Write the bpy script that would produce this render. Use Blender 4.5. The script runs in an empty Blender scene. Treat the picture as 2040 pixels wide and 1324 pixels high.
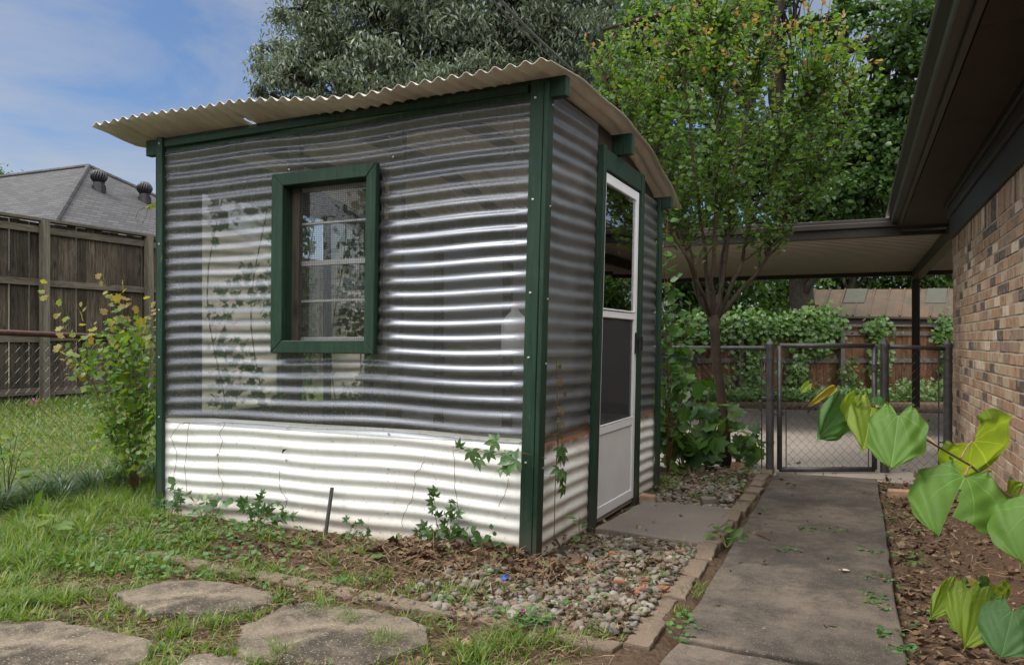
import bpy, bmesh, math, random
import numpy as np
from mathutils import Vector, Matrix
rng = np.random.default_rng(7); random.seed(7)
R = math.radians
S = bpy.context.scene
COL = S.collection

# ---------------------------------------------------------------- camera, sky, sun, exposure
CAM_H = 1.1; YAW = R(23.5); FPX = 1577.0
ca, sa = math.cos(YAW), math.sin(YAW)
cam = bpy.data.cameras.new('camera'); camo = bpy.data.objects.new('camera', cam); COL.objects.link(camo)
camo.location = (0, 0, CAM_H); camo.rotation_euler = (R(90), 0, YAW)
cam.sensor_width = 36; cam.lens = FPX / 2040 * 36; cam.shift_y = 18 / 2040
cam.clip_start = 0.05; cam.clip_end = 1500
S.camera = camo
S.view_settings.view_transform = 'Standard'; S.view_settings.look = 'None'
S.view_settings.exposure = 1.3; S.view_settings.gamma = 1
S.cycles.transparent_max_bounces = 24; S.cycles.max_bounces = 8
SUN_DIR = Vector((-0.62, -0.40, 1.15)).normalized()     # towards the sun: high, left, slightly behind the camera
sun_el = math.asin(SUN_DIR.z); sun_az = math.atan2(SUN_DIR.x, SUN_DIR.y)
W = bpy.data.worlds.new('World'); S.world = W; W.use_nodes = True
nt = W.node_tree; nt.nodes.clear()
def wn(t, **k):
    n = nt.nodes.new(t)
    for a, b in k.items(): setattr(n, a, b)
    return n
out = wn('ShaderNodeOutputWorld'); bg = wn('ShaderNodeBackground'); sky = wn('ShaderNodeTexSky', sky_type='NISHITA')
sky.sun_disc = False; sky.sun_elevation = sun_el; sky.sun_rotation = sun_az
sky.air_density = 1.0; sky.dust_density = 1.0; sky.ozone_density = 1.5
tc = wn('ShaderNodeTexCoord'); mp = wn('ShaderNodeMapping'); mp.inputs['Scale'].default_value = (1, 1, 3.2)
mp.inputs['Location'].default_value = (0.3, 0.1, 0.4)
n1 = wn('ShaderNodeTexNoise'); n1.inputs['Scale'].default_value = 2.6; n1.inputs['Detail'].default_value = 7; n1.inputs['Roughness'].default_value = 0.55
n1.inputs['Distortion'].default_value = 0.5
rp = wn('ShaderNodeValToRGB'); rp.color_ramp.elements[0].position = 0.38; rp.color_ramp.elements[1].position = 0.74
rp.color_ramp.elements[0].color = (0.08, 0.08, 0.08, 1); rp.color_ramp.elements[1].color = (0.9, 0.9, 0.9, 1)
mx = wn('ShaderNodeMix', data_type='RGBA'); mx.inputs[7].default_value = (6.5, 6.3, 6.1, 1)
nt.links.new(tc.outputs['Generated'], mp.inputs[0]); nt.links.new(mp.outputs[0], n1.inputs['Vector'])
nt.links.new(n1.outputs['Fac'], rp.inputs[0]); nt.links.new(rp.outputs[0], mx.inputs[0])
# unseen bright fill added overhead and behind the camera, bluer sky low in front
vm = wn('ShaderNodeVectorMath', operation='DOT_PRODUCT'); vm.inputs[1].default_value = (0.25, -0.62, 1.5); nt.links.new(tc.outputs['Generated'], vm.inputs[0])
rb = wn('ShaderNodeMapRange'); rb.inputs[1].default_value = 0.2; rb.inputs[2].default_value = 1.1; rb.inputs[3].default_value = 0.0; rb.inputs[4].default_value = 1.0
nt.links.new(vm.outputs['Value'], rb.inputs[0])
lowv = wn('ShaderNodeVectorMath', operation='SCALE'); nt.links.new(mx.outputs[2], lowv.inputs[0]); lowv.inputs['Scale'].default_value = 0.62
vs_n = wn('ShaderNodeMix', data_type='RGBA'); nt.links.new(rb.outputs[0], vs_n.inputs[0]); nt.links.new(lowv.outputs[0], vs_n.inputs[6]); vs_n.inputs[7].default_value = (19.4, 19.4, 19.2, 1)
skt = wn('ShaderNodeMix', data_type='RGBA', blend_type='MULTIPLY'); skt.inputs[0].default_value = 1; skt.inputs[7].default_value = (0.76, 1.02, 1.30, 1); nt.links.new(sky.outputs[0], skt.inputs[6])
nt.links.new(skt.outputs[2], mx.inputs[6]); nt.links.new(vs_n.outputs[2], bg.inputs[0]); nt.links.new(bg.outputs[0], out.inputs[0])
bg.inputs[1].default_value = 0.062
sl = bpy.data.lights.new('sun', 'SUN'); sl.energy = 1.1; sl.angle = R(14); sl.color = (1, 0.94, 0.86)
so = bpy.data.objects.new('sun', sl); COL.objects.link(so); so.rotation_euler = SUN_DIR.to_track_quat('Z', 'Y').to_euler()
so.location = SUN_DIR * 40

# ---------------------------------------------------------------- coordinates
def Wp(px, py, d):                      # point seen at photo pixel (px, py) at depth d metres
    x = (px - 1020) / FPX * d; z = CAM_H + (680 - py) / FPX * d
    return (x * ca - d * sa, x * sa + d * ca, z)
def Gp(px, py, z=0.0):
    return Wp(px, py, FPX * (CAM_H - z) / (py - 680))
def depth(X, Y): return -X * sa + Y * ca

# ---------------------------------------------------------------- object helpers
OFF = {}
def tag(o, label=None, cat=None, group=None, kind=None):
    if label: o['label'] = label
    if cat: o['category'] = cat
    if group: o['group'] = group
    if kind: o['kind'] = kind
    return o
def thing(name, label, cat, loc=(0, 0, 0), rotz=0, group=None, kind=None):
    o = bpy.data.objects.new(name, None); COL.objects.link(o); o.empty_display_size = 0.1
    o.location = loc; o.rotation_euler = (0, 0, rotz); OFF[o.name] = Vector((0, 0, 0)) if rotz else Vector(loc)
    return tag(o, label, cat, group, kind)
def link(name, me, parent=None, loc=None, mat=None, smooth=False):
    if mat: me.materials.append(mat)
    if smooth: me.polygons.foreach_set('use_smooth', [True] * len(me.polygons))
    o = bpy.data.objects.new(name, me); COL.objects.link(o)
    if parent:
        o.parent = parent; OFF[o.name] = OFF[parent.name]
        off = OFF[parent.name]
        if off.length: me.transform(Matrix.Translation(-off))
    else:
        OFF[o.name] = Vector(loc or (0, 0, 0))
        if loc: me.transform(Matrix.Translation(-Vector(loc))); o.location = loc
    return o
def bevel(o, w=0.003, seg=1):
    m = o.modifiers.new('bevel', 'BEVEL'); m.width = w; m.segments = seg; m.limit_method = 'ANGLE'; return o

class MB:
    def __init__(s): s.v = []; s.f = []
    def add(s, vs, fs):
        n = len(s.v); s.v += [tuple(v) for v in vs]; s.f += [tuple(n + i for i in f) for f in fs]; return s
    def box(s, a, b, rot=0, piv=None, M=None):
        x0, y0, z0 = a; x1, y1, z1 = b
        vs = [(x0, y0, z0), (x1, y0, z0), (x1, y1, z0), (x0, y1, z0), (x0, y0, z1), (x1, y0, z1), (x1, y1, z1), (x0, y1, z1)]
        if rot:
            px, py = piv or ((x0 + x1) / 2, (y0 + y1) / 2); c, q = math.cos(rot), math.sin(rot)
            vs = [(px + (x - px) * c - (y - py) * q, py + (x - px) * q + (y - py) * c, z) for x, y, z in vs]
        if M: vs = [M @ Vector(v) for v in vs]
        return s.add(vs, [(0, 3, 2, 1), (4, 5, 6, 7), (0, 1, 5, 4), (1, 2, 6, 5), (2, 3, 7, 6), (3, 0, 4, 7)])
    def beam(s, p, q, w, h, up=(0, 0, 1)):          # bar from p to q, w wide, h high
        p, q = Vector(p), Vector(q); d = (q - p).normalized(); u = Vector(up); r = d.cross(u).normalized(); u = r.cross(d)
        vs = []
        for c in (p, q):
            for i, j in ((-1, -1), (1, -1), (1, 1), (-1, 1)): vs.append(c + r * (i * w / 2) + u * (j * h / 2))
        return s.add(vs, [(0, 1, 2, 3), (7, 6, 5, 4), (0, 4, 5, 1), (1, 5, 6, 2), (2, 6, 7, 3), (3, 7, 4, 0)])
    def tube(s, pts, rad, n=8, cap=True):
        pts = [Vector(p) for p in pts]
        if not hasattr(rad, '__len__'): rad = [rad] * len(pts)
        t0 = (pts[1] - pts[0]).normalized(); a = Vector((0, 0, 1)) if abs(t0.z) < .9 else Vector((1, 0, 0))
        u = t0.cross(a).normalized(); vs = []
        for i, p in enumerate(pts):
            t = (pts[min(i + 1, len(pts) - 1)] - pts[max(i - 1, 0)])
            t = t.normalized() if t.length > 1e-9 else t0
            u = (u - t * u.dot(t)).normalized(); w = t.cross(u)
            for k in range(n):
                th = 2 * math.pi * k / n; vs.append(p + (u * math.cos(th) + w * math.sin(th)) * rad[i])
        fs = [(i * n + k, i * n + (k + 1) % n, (i + 1) * n + (k + 1) % n, (i + 1) * n + k) for i in range(len(pts) - 1) for k in range(n)]
        if cap: fs += [tuple(range(n))[::-1], tuple((len(pts) - 1) * n + k for k in range(n))]
        return s.add(vs, fs)
    def lathe(s, prof, c=(0, 0, 0), n=16, sq=1.0):
        vs = []
        for r, z in prof:
            for k in range(n):
                th = 2 * math.pi * k / n; vs.append((c[0] + r * math.cos(th), c[1] + r * math.sin(th) * sq, c[2] + z))
        fs = [(i * n + k, i * n + (k + 1) % n, (i + 1) * n + (k + 1) % n, (i + 1) * n + k) for i in range(len(prof) - 1) for k in range(n)]
        fs += [tuple(range(n))[::-1], tuple((len(prof) - 1) * n + k for k in range(n))]
        return s.add(vs, fs)
    def build(s, name, mat, parent=None, loc=None, smooth=False, fn=None):
        me = bpy.data.meshes.new(name); vs = s.v
        if fn: vs = [fn(v) for v in vs]
        me.from_pydata(vs, [], s.f); me.update()
        return link(name, me, parent, loc, mat, smooth)

def npmesh(name, V, T, mat, parent=None, loc=None, smooth=False):
    V = np.asarray(V, dtype=np.float64).reshape(-1, 3); T = np.asarray(T, dtype=np.int32).reshape(-1, 3)
    me = bpy.data.meshes.new(name)
    me.vertices.add(len(V)); me.vertices.foreach_set('co', V.astype(np.float32).ravel())
    me.loops.add(T.size); me.loops.foreach_set('vertex_index', T.ravel())
    me.polygons.add(len(T)); me.polygons.foreach_set('loop_start', np.arange(0, T.size, 3, dtype=np.int32))
    me.polygons.foreach_set('loop_total', np.full(len(T), 3, dtype=np.int32))
    me.update(calc_edges=True); me.validate()
    return link(name, me, parent, loc, mat, smooth)
def nrm(a): return a / np.maximum(np.linalg.norm(a, axis=-1, keepdims=True), 1e-9)
def inst(tv, tf, pos, head, norm, sc):              # place a template: y along head, z along norm
    pos = np.asarray(pos, float); y = nrm(np.asarray(head, float)); z = np.asarray(norm, float)
    z = nrm(z - y * np.sum(y * z, -1, keepdims=True)); x = np.cross(y, z)
    sc = np.asarray(sc, float)
    if sc.ndim == 1: sc = sc[:, None] * np.ones(3)
    tv = np.asarray(tv, float); P = tv[None] * sc[:, None, :]
    V = pos[:, None] + P[..., 0:1] * x[:, None] + P[..., 1:2] * y[:, None] + P[..., 2:3] * z[:, None]
    T = (np.asarray(tf)[None] + (np.arange(len(pos)) * len(tv))[:, None, None])
    return V.reshape(-1, 3), T.reshape(-1, 3)
def join(parts):
    Vs, Ts, n = [], [], 0
    for v, t in parts: Vs.append(v); Ts.append(t + n); n += len(v)
    return np.concatenate(Vs), np.concatenate(Ts)
def rdir(n): return nrm(rng.normal(size=(n, 3)))

# leaf templates, unit length along +y from the base
OV = ([(0, 0, 0), (-.2, .25, .05), (-.22, .55, .05), (0, 1, -.08), (.22, .55, .05), (.2, .25, .05), (0, .45, -.02)],
      [(0, 6, 1), (1, 6, 2), (2, 6, 3), (3, 6, 4), (4, 6, 5), (5, 6, 0)])
RO = ([(0, 0, 0), (-.3, .2, .04), (-.4, .55, .06), (0, 1, -.05), (.4, .55, .06), (.3, .2, .04), (0, .5, -.03)], OV[1])
NA = ([(0, 0, 0), (-.09, .4, .02), (0, 1, -.1), (.09, .4, .02)], [(0, 2, 1), (0, 3, 2)])
SLIM = ([(x * .62, y, z) for x, y, z in OV[0]], OV[1])
def lobed(n, depth_, w=1.0, base=0.0):
    vs = [(0, .12, .0)]; m = n * 2
    for i in range(m + 1):
        a = R(-150 + 300 * i / m); r = (.62 if i % 2 else .62 * depth_) * (1 - .25 * abs(a) / R(150))
        vs.append((math.sin(a) * r * w, .35 + math.cos(a) * r, .05 * math.cos(3 * a) - .12 * r * r + .04 * (i % 2)))
    fs = [(0, i, i + 1) for i in range(1, m + 1)] 
    return vs, [(a, c, b) for a, b, c in fs]
IVY = lobed(5, .62); MAP = lobed(7, .7, 1.1)
def palm5():
    V, T = [], []; tv = np.array(OV[0]); tv[:, 0] *= .95
    for a, s in ((0, 1), (48, .9), (-48, .9), (100, .65), (-100, .65)):
        c, q = math.cos(R(a)), math.sin(R(a)); n = len(V)
        for x, y, z in tv * s: V.append((x * c + y * q, -x * q + y * c, z - .25 * y * y * s))
        T += [tuple(n + i for i in f) for f in OV[1]]
    return V, T
PALM = palm5()

# ---------------------------------------------------------------- materials
def newmat(name):
    m = bpy.data.materials.new(name); m.use_nodes = True; m.node_tree.nodes.clear(); return m
class N:
    def __init__(s, m): s.t = m.node_tree; s.o = s('ShaderNodeOutputMaterial')
    def __call__(s, t, ins=None, **k):
        n = s.t.nodes.new(t)
        for a, b in k.items(): setattr(n, a, b)
        for a, b in (ins or {}).items():
            if hasattr(b, 'node') or isinstance(b, bpy.types.NodeSocket): s.t.links.new(b, n.inputs[a])
            else: n.inputs[a].default_value = b
        return n
    def ramp(s, fac, stops, interp='LINEAR'):
        r = s('ShaderNodeValToRGB', {0: fac}); cr = r.color_ramp; cr.interpolation = interp
        while len(cr.elements) < len(stops): cr.elements.new(0.5)
        for e, (p, c) in zip(cr.elements, stops):
            e.position = p; e.color = (c, c, c, 1) if not hasattr(c, '__len__') else (*c, 1)
        return r.outputs[0]
    def noise(s, scale, detail=4, vec=None, rough=.55, dist=0, out='Fac'):
        i = {'Scale': scale, 'Detail': detail, 'Roughness': rough, 'Distortion': dist}
        if vec is not None: i['Vector'] = vec
        return s('ShaderNodeTexNoise', i).outputs[out]
    def obj(s, scale=(1, 1, 1), loc=(0, 0, 0), rot=(0, 0, 0)):
        return s('ShaderNodeMapping', {0: s('ShaderNodeTexCoord').outputs['Object'], 'Scale': scale, 'Location': loc, 'Rotation': rot}).outputs[0]
    def mix(s, f, a, b, bt='MIX'):
        n = s('ShaderNodeMix', data_type='RGBA', blend_type=bt)
        for i, v in ((0, f), (6, a), (7, b)):
            if isinstance(v, bpy.types.NodeSocket): s.t.links.new(v, n.inputs[i])
            else: n.inputs[i].default_value = v if i == 0 else (*v, 1)
        return n.outputs[2]
    def math(s, op, a, b=0.0, c=0.0):
        return s('ShaderNodeMath', {0: a, 1: b, 2: c}, operation=op).outputs[0]
    def bump(s, h, st=.4, dist=.01):
        return s('ShaderNodeBump', {'Height': h, 'Strength': st, 'Distance': dist}).outputs[0]
    def bsdf(s, col, rough=.7, normal=None, spec=.5, **k):
        i = {'Base Color': col if isinstance(col, bpy.types.NodeSocket) else (*col, 1), 'Roughness': rough, 'Specular IOR Level': spec}
        if normal is not None: i['Normal'] = normal
        i.update(k); return s('ShaderNodeBsdfPrincipled', i).outputs[0]
    def end(s, sh): s.t.links.new(sh, s.o.inputs[0])

def m_plain(name, c1, c2, scale=8, rough=.7, bump=.25, bscale=60, spec=.4, speck=None, stains=None, metal=0, dist=.004):
    m = newmat(name); n = N(m); v = n.obj()
    f = n.ramp(n.noise(scale, 6, v, .65), [(.3, 0.), (.7, 1.)]); c = n.mix(f, c1, c2)
    if stains:
        g = n.ramp(n.math('ADD', n.math('MULTIPLY', n.noise(stains[1], 9, v, .82, .2), .6), n.math('MULTIPLY', n.noise(stains[1] * .22, 4, v, .6), .4)), [(stains[2] - .02, 0.), (stains[2] + .12, .9)]); c = n.mix(g, c, stains[0])
    hb = n.noise(bscale, 5, v, .7)
    if speck:
        g = n.ramp(n.noise(speck[1], 2, v, .6), [(speck[2], 0.), (speck[2] + .06, 1.)]); c = n.mix(g, c, speck[0])
        g2 = n.ramp(n.noise(speck[1] * 1.3, 2, n.obj(loc=(7, 3, 1)), .6), [(speck[2] + .03, 0.), (speck[2] + .09, 1.)]); c = n.mix(g2, c, tuple(x * .25 for x in c1))
    n.end(n.bsdf(c, rough, n.bump(hb, bump, dist), spec, Metallic=metal)); return m
def m_wood(name, c1, c2, axis='Z', rough=.85, gs=1.0, knots=True, vary=.25):
    m = newmat(name); n = N(m)
    sc = {'Z': (9, 9, .55), 'X': (.55, 9, 9), 'Y': (9, .55, 9)}[axis]; rnd = n('ShaderNodeNewGeometry').outputs['Random Per Island']
    base = n('ShaderNodeTexCoord').outputs['Object']
    off = n('ShaderNodeCombineXYZ', {0: n.math('MULTIPLY', rnd, 13.), 1: n.math('MULTIPLY', rnd, 29.), 2: n.math('MULTIPLY', rnd, 41.)}).outputs[0]
    v0 = n('ShaderNodeVectorMath', {0: base, 1: off}, operation='ADD').outputs[0]
    v = n('ShaderNodeMapping', {0: v0, 'Scale': tuple(x * gs for x in sc)}).outputs[0]
    a = n.noise(3.2, 8, v, .7, 1.3); b = n.noise(16, 4, v, .6)
    f = n.math('ADD', n.math('MULTIPLY', a, .7), n.math('MULTIPLY', b, .3))
    c = n.mix(n.ramp(f, [(.40, 0.), (.59, 1.)]), c1, c2)
    dk = n.ramp(n.noise(1.4, 5, v0, .6), [(.35, 1. - vary), (.65, 1.)])
    c = n.mix(1., c, dk, 'MULTIPLY')
    c = n.mix(1., c, n.ramp(rnd, [(0., 1. - vary), (1., 1.)]), 'MULTIPLY')
    if knots:
        kv = n('ShaderNodeMapping', {0: v0, 'Scale': {'Z': (5, 5, 1.8), 'X': (1.8, 5, 5), 'Y': (5, 1.8, 5)}[axis]}).outputs[0]
        k = n('ShaderNodeTexVoronoi', {'Vector': kv, 'Scale': 1.0}).outputs['Distance']
        c = n.mix(n.ramp(k, [(.06, .8), (.16, 0.)]), c, tuple(x * .25 for x in c1))
    n.end(n.bsdf(c, rough, n.bump(f, .5, .004), .25)); return m
def m_leaf(name, cols, transl=.4, rough=.45, spec=.4, tcol=None, big=None):
    m = newmat(name); n = N(m); rnd = n('ShaderNodeNewGeometry').outputs['Random Per Island']
    k = len(cols); c = n.ramp(rnd, [(i / max(k - 1, 1), x) for i, x in enumerate(cols)])
    if big: c = n.mix(n.ramp(n.noise(big[1], 3, n.obj()), [(.4, 0.), (.62, 1.)]), c, n.mix(.5, c, big[0]))
    tc_ = n.mix(1., c, tcol or (1.5, 1.6, .55), 'MULTIPLY')
    d = n.bsdf(c, rough, None, spec); t = n('ShaderNodeBsdfTranslucent', {0: tc_}).outputs[0]
    n.end(n('ShaderNodeMixShader', {0: transl, 1: d, 2: t}).outputs[0]); return m
def m_metal(name, c, rough=.45, metal=.8, c2=None, sc=12):
    return m_plain(name, c, c2 or tuple(x * .7 for x in c), sc, rough, .08, 90, .5, metal=metal)

def m_green():
    m = newmat('dark_green_paint'); n = N(m); v = n.obj((14, 14, .8)); v2 = n.obj()
    g = n.noise(5, 7, v, .7, .6); f = n.ramp(n.noise(3, 5, v2, .6), [(.35, 0.), (.7, 1.)])
    c = n.mix(f, (.010, .034, .019), (.017, .049, .029))
    w = n.ramp(n.noise(38, 4, v2, .7), [(.66, 0.), (.74, 1.)]); c = n.mix(n.math('MULTIPLY', w, .5), c, (.09, .14, .10))
    s_ = n.ramp(n.noise(7, 6, v, .75), [(.62, 0.), (.8, 1.)]); c = n.mix(n.math('MULTIPLY', s_, .55), c, (.055, .075, .055)); gg = n.ramp(g, [(.35, .55), (.62, 1.1)]); c = n.mix(1., c, gg, 'MULTIPLY'); zz_ = n('ShaderNodeSeparateXYZ', {0: v2}).outputs[2]; c = n.mix(n.ramp(n.math('ADD', zz_, n.math('MULTIPLY', n.noise(11, 6, v2, .7), .5)), [(.25, .7), (.52, 0.)]), c, (.07, .06, .045)); ch = n.ramp(n.noise(19, 7, n.obj((1, 1, .35)), .8), [(.63, 0.), (.66, .8)]); c = n.mix(ch, c, (.11, .10, .08))
    n.end(n.bsdf(c, .6, n.bump(g, .7, .004), .3)); return m
def m_clear(name='clear_polycarbonate', d0=.17, d1=.34, rough=.32, refl=.85):
    m = newmat(name); n = N(m); v = n.obj()
    fr = n('ShaderNodeFresnel', {'IOR': 1.85}).outputs[0]
    dust = n.ramp(n.noise(3.2, 7, n.obj((1, 1, 2.2)), .7, .3), [(.35, d0), (.75, d1)])
    scr = n.ramp(n.noise(24, 4, n.obj((.5, .5, 7)), .6), [(.6, 0.), (.8, .15)])
    nb = n.bump(n.noise(9, 2, n.obj((.5, .5, 1)), .5), .16, .01)
    df = n('ShaderNodeBsdfDiffuse', {0: (.40, .40, .40, 1)}).outputs[0]; tl = n('ShaderNodeBsdfTranslucent', {0: (.46, .46, .45, 1)}).outputs[0]
    dm = n('ShaderNodeMixShader', {0: .4, 1: df, 2: tl}).outputs[0]
    tr = n('ShaderNodeBsdfTransparent', {0: (.84, .84, .84, 1)}).outputs[0]
    a = n('ShaderNodeMixShader', {0: n.math('ADD', dust, scr), 1: tr, 2: dm}).outputs[0]
    gl = n('ShaderNodeBsdfGlossy', {0: (.72, .78, .90, 1), 'Roughness': rough, 'Normal': nb}).outputs[0]
    n.end(n('ShaderNodeMixShader', {0: n.math('MULTIPLY', fr, refl), 1: a, 2: gl}).outputs[0]); return m
def m_cream():
    m = newmat('hazy_cream_plastic'); n = N(m)
    tl = n('ShaderNodeBsdfTranslucent', {0: (.44, .40, .335, 1)}).outputs[0]
    tr = n('ShaderNodeBsdfTransparent', {0: (.62, .61, .57, 1)}).outputs[0]
    f = n.ramp(n.noise(4, 5, n.obj((1, 1, 1)), .6), [(.3, .45), (.7, .75)])
    n.end(n('ShaderNodeMixShader', {0: f, 1: tr, 2: tl}).outputs[0]); return m
def m_glass(name, tint=(.9, .92, .92), ior=1.5, refl=1.6):
    m = newmat(name); n = N(m); fr = n('ShaderNodeFresnel', {'IOR': ior}).outputs[0]
    tr = n('ShaderNodeBsdfTransparent', {0: (*tint, 1)}).outputs[0]; gl = n('ShaderNodeBsdfGlossy', {0: (1, 1, 1, 1), 'Roughness': .01,
        'Normal': n.bump(n.noise(2.5, 1, n.obj()), .05, .01)}).outputs[0]
    n.end(n('ShaderNodeMixShader', {0: n.math('MULTIPLY', fr, refl), 1: tr, 2: gl}).outputs[0]); return m
def m_screen(name, col=(.02, .02, .022), op=.55):
    m = newmat(name); n = N(m); v = n.obj((1, 1, 1))
    tr = n('ShaderNodeBsdfTransparent', {0: (1, 1, 1, 1)}).outputs[0]
    n.end(n('ShaderNodeMixShader', {0: op, 1: tr, 2: n.bsdf(col, .7)}).outputs[0]); return m
def m_white(name, rust=False):
    m = newmat(name); n = N(m); v = n.obj()
    c = n.mix(n.ramp(n.noise(2.2, 6, n.obj((.6, .6, 2)), .65), [(.35, 0.), (.7, 1.)]), (.76, .765, .75), (.63, .62, .59))
    sp = n.ramp(n.noise(48, 3, v, .7), [(.62, 0.), (.69, 1.)]); c = n.mix(n.math('MULTIPLY', sp, .6), c, (.25, .20, .14)); st_ = n.ramp(n.noise(5, 7, n.obj((3, 3, .5)), .75), [(.52, 0.), (.72, .45)]); c = n.mix(n.math('MULTIPLY', st_, .7), c, (.44, .41, .35))
    z = n('ShaderNodeSeparateXYZ', {0: v}).outputs[2]; nz = n.math('MULTIPLY', n.noise(5, 6, v, .7), .16)
    mud = n.ramp(n.math('ADD', z, nz), [(.07, .8), (.30, 0.)]); c = n.mix(mud, c, (.30, .24, .17))
    if rust:
        rz = n.ramp(n.math('ADD', z, n.math('MULTIPLY', n.noise(9, 5, v, .7), .08)), [(.575, 0.), (.60, 1.)]); c = n.mix(rz, c, (.20, .10, .05))
        cr = n.ramp(n.noise(8, 5, n.obj((.5, .5, 3)), .7), [(.5, 0.), (.72, .5)]); c = n.mix(cr, c, (.35, .25, .17))
    n.end(n.bsdf(c, .5, n.bump(n.noise(7, 3, v), .14, .01), .35)); return m
def m_roof():
    m = newmat('beige_fibreglass'); n = N(m); v = n.obj((1, .35, 1))
    c = n.mix(n.ramp(n.noise(4, 7, v, .7, .5), [(.35, 0.), (.7, 1.)]), (.56, .53, .475), (.42, .39, .345))
    b = n.ramp(n.noise(14, 5, n.obj((2, .6, 1)), .7), [(.58, 0.), (.75, .6)]); c = n.mix(b, c, (.26, .18, .11))
    d = n.bsdf(c, .45, None, .4); t = n('ShaderNodeBsdfTranslucent', {0: n.mix(1., c, (1., .95, .88), 'MULTIPLY')}).outputs[0]
    n.end(n('ShaderNodeMixShader', {0: .22, 1: d, 2: t}).outputs[0]); return m
def m_shingle(name, c1, c2):
    m = newmat(name); n = N(m)
    x = n('ShaderNodeSeparateXYZ', {0: n('ShaderNodeTexCoord').outputs['Object']})
    u = n.math('ADD', x.outputs[0], x.outputs[1]); vv = n('ShaderNodeCombineXYZ', {0: u, 1: x.outputs[2]}).outputs[0]
    b = n('ShaderNodeTexBrick', {'Vector': vv, 'Color1': (0, 0, 0, 1), 'Color2': (1, 1, 1, 1), 'Mortar': (0, 0, 0, 1), 'Scale': 1.0,
        'Mortar Size': .012, 'Brick Width': .34, 'Row Height': .085})
    c = n.mix(b.outputs['Color'], c1, c2); c = n.mix(n.math('MULTIPLY', b.outputs['Fac'], .65), c, tuple(k * .35 for k in c1))
    g = n.noise(60, 3); c = n.mix(.35, c, n.mix(g, c1, c2)); n.end(n.bsdf(c, .9, n.bump(b.outputs['Fac'], -.6, .02), .2)); return m
def m_brick():
    m = newmat('mottled_brick'); n = N(m); rnd = n('ShaderNodeNewGeometry').outputs['Random Per Island']; v = n.obj()
    c = n.ramp(rnd, [(0, (.29, .175, .105)), (.18, (.33, .21, .135)), (.36, (.38, .285, .20)), (.55, (.27, .18, .12)), (.68, (.35, .245, .16)),
                     (.78, (.22, .15, .11)), (.86, (.085, .065, .055)), (.95, (.50, .40, .31))], 'CONSTANT')
    k = n.noise(22, 6, v, .75); c = n.mix(n.ramp(k, [(.50, 0.), (.70, .7)]), c, (.44, .36, .28))
    k2 = n.noise(9, 6, n.obj(loc=(5, 2, 8)), .75); c = n.mix(n.ramp(k2, [(.50, 0.), (.66, .8)]), c, (.11, .08, .065))
    n.end(n.bsdf(c, .9, n.bump(n.noise(70, 5, v, .7), .6, .004), .2)); return m
def m_ground():
    m = newmat('soil_and_litter'); n = N(m); v = n.obj()
    a = n.noise(3, 8, v, .7); b = n.noise(45, 6, v, .75)
    dirt = n.mix(n.ramp(b, [(.35, 0.), (.65, 1.)]), (.055, .036, .024), (.15, .10, .065))
    x = n('ShaderNodeSeparateXYZ', {0: v}); red = n.ramp(x.outputs[0], [(0., 0.), (.01, 1.)])
    dirt = n.mix(n.math('MULTIPLY', n.ramp(x.outputs[0], [(.3, 0.), (.6, 1.)]), n.ramp(a, [(.42, 0.), (.62, .6)])), dirt, (.17, .095, .055))
    gr = n.mix(n.ramp(n.noise(30, 5, v, .7), [(.35, 0.), (.65, 1.)]), (.035, .055, .014), (.13, .15, .05))
    far = n.ramp(n.math('ADD', n.math('MULTIPLY', x.outputs[0], -.1), n.math('MULTIPLY', n.math('SUBTRACT', a, .5), .12)), [(.40, 0.), (.47, 1.)])
    c = n.mix(far, dirt, gr)
    n.end(n.bsdf(c, .95, n.bump(b, .9, .02), .15)); return m

G_ = m_green(); CLEAR = m_clear(); CLEAR2 = m_clear('weathered_cloudy_polycarbonate', .26, .46, .28, .8); CREAM = m_cream(); WHT = m_white('white_painted_tin'); WHR = m_white('rust_edged_white_tin', True)
ROOFM = m_roof()
DARKW = m_wood('dark_old_stud_wood', (.035, .028, .022), (.085, .068, .052), 'Z')
PALEW = m_wood('pale_rafter_wood', (.15, .12, .09), (.24, .19, .14), 'Y')
GREYW = m_wood('weathered_grey_brown_wood', (.034, .026, .019), (.175, .140, .105), 'Z', vary=.6)
GREYR = m_wood('weathered_rail_wood', (.06, .05, .04), (.165, .138, .11), 'Y', vary=.3)
REDW = m_wood('red_brown_cedar', (.13, .060, .030), (.32, .165, .085), 'Z', vary=.45)
GREYX = m_wood('lichen_grey_rail_wood', (.09, .085, .07), (.22, .20, .17), 'X')
ALU = m_metal('dull_aluminium', (.50, .50, .50), .45, .55)
GALV = m_metal('dark_galvanised_steel', (.12, .12, .125), .5, .6, (.07, .065, .06), 20)
GALVL = m_metal('grey_galvanised_wire', (.11, .11, .108), .5, .6)
RUSTY = m_metal('rusty_red_pipe', (.10, .045, .035), .6, .4, (.055, .03, .028), 30)
WIREB = m_metal('black_wire', (.02, .02, .02), .6, .2)
DOORW = m_plain('white_door_enamel', (.76, .76, .78), (.70, .70, .71), 5, .35, .05, 60, .5)
DOORP = m_plain('pebbled_white_panel', (.66, .65, .66), (.60, .59, .60), 5, .5, .5, 220, .4)
CONC = m_plain('weathered_concrete', (.165, .132, .104), (.095, .080, .066), 1.6, .9, .6, 120, .2, ((.27, .24, .20), 170, .63), ((.048, .042, .036), 7.5, .445))
CONCL = m_plain('pale_driveway_concrete', (.30, .26, .22), (.22, .19, .165), 1.2, .9, .4, 80, .2, ((.4, .37, .32), 120, .62))
PAD = m_plain('smooth_grey_concrete', (.20, .172, .145), (.14, .122, .103), 3, .9, .35, 140, .2, ((.1, .09, .08), 190, .6))
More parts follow.
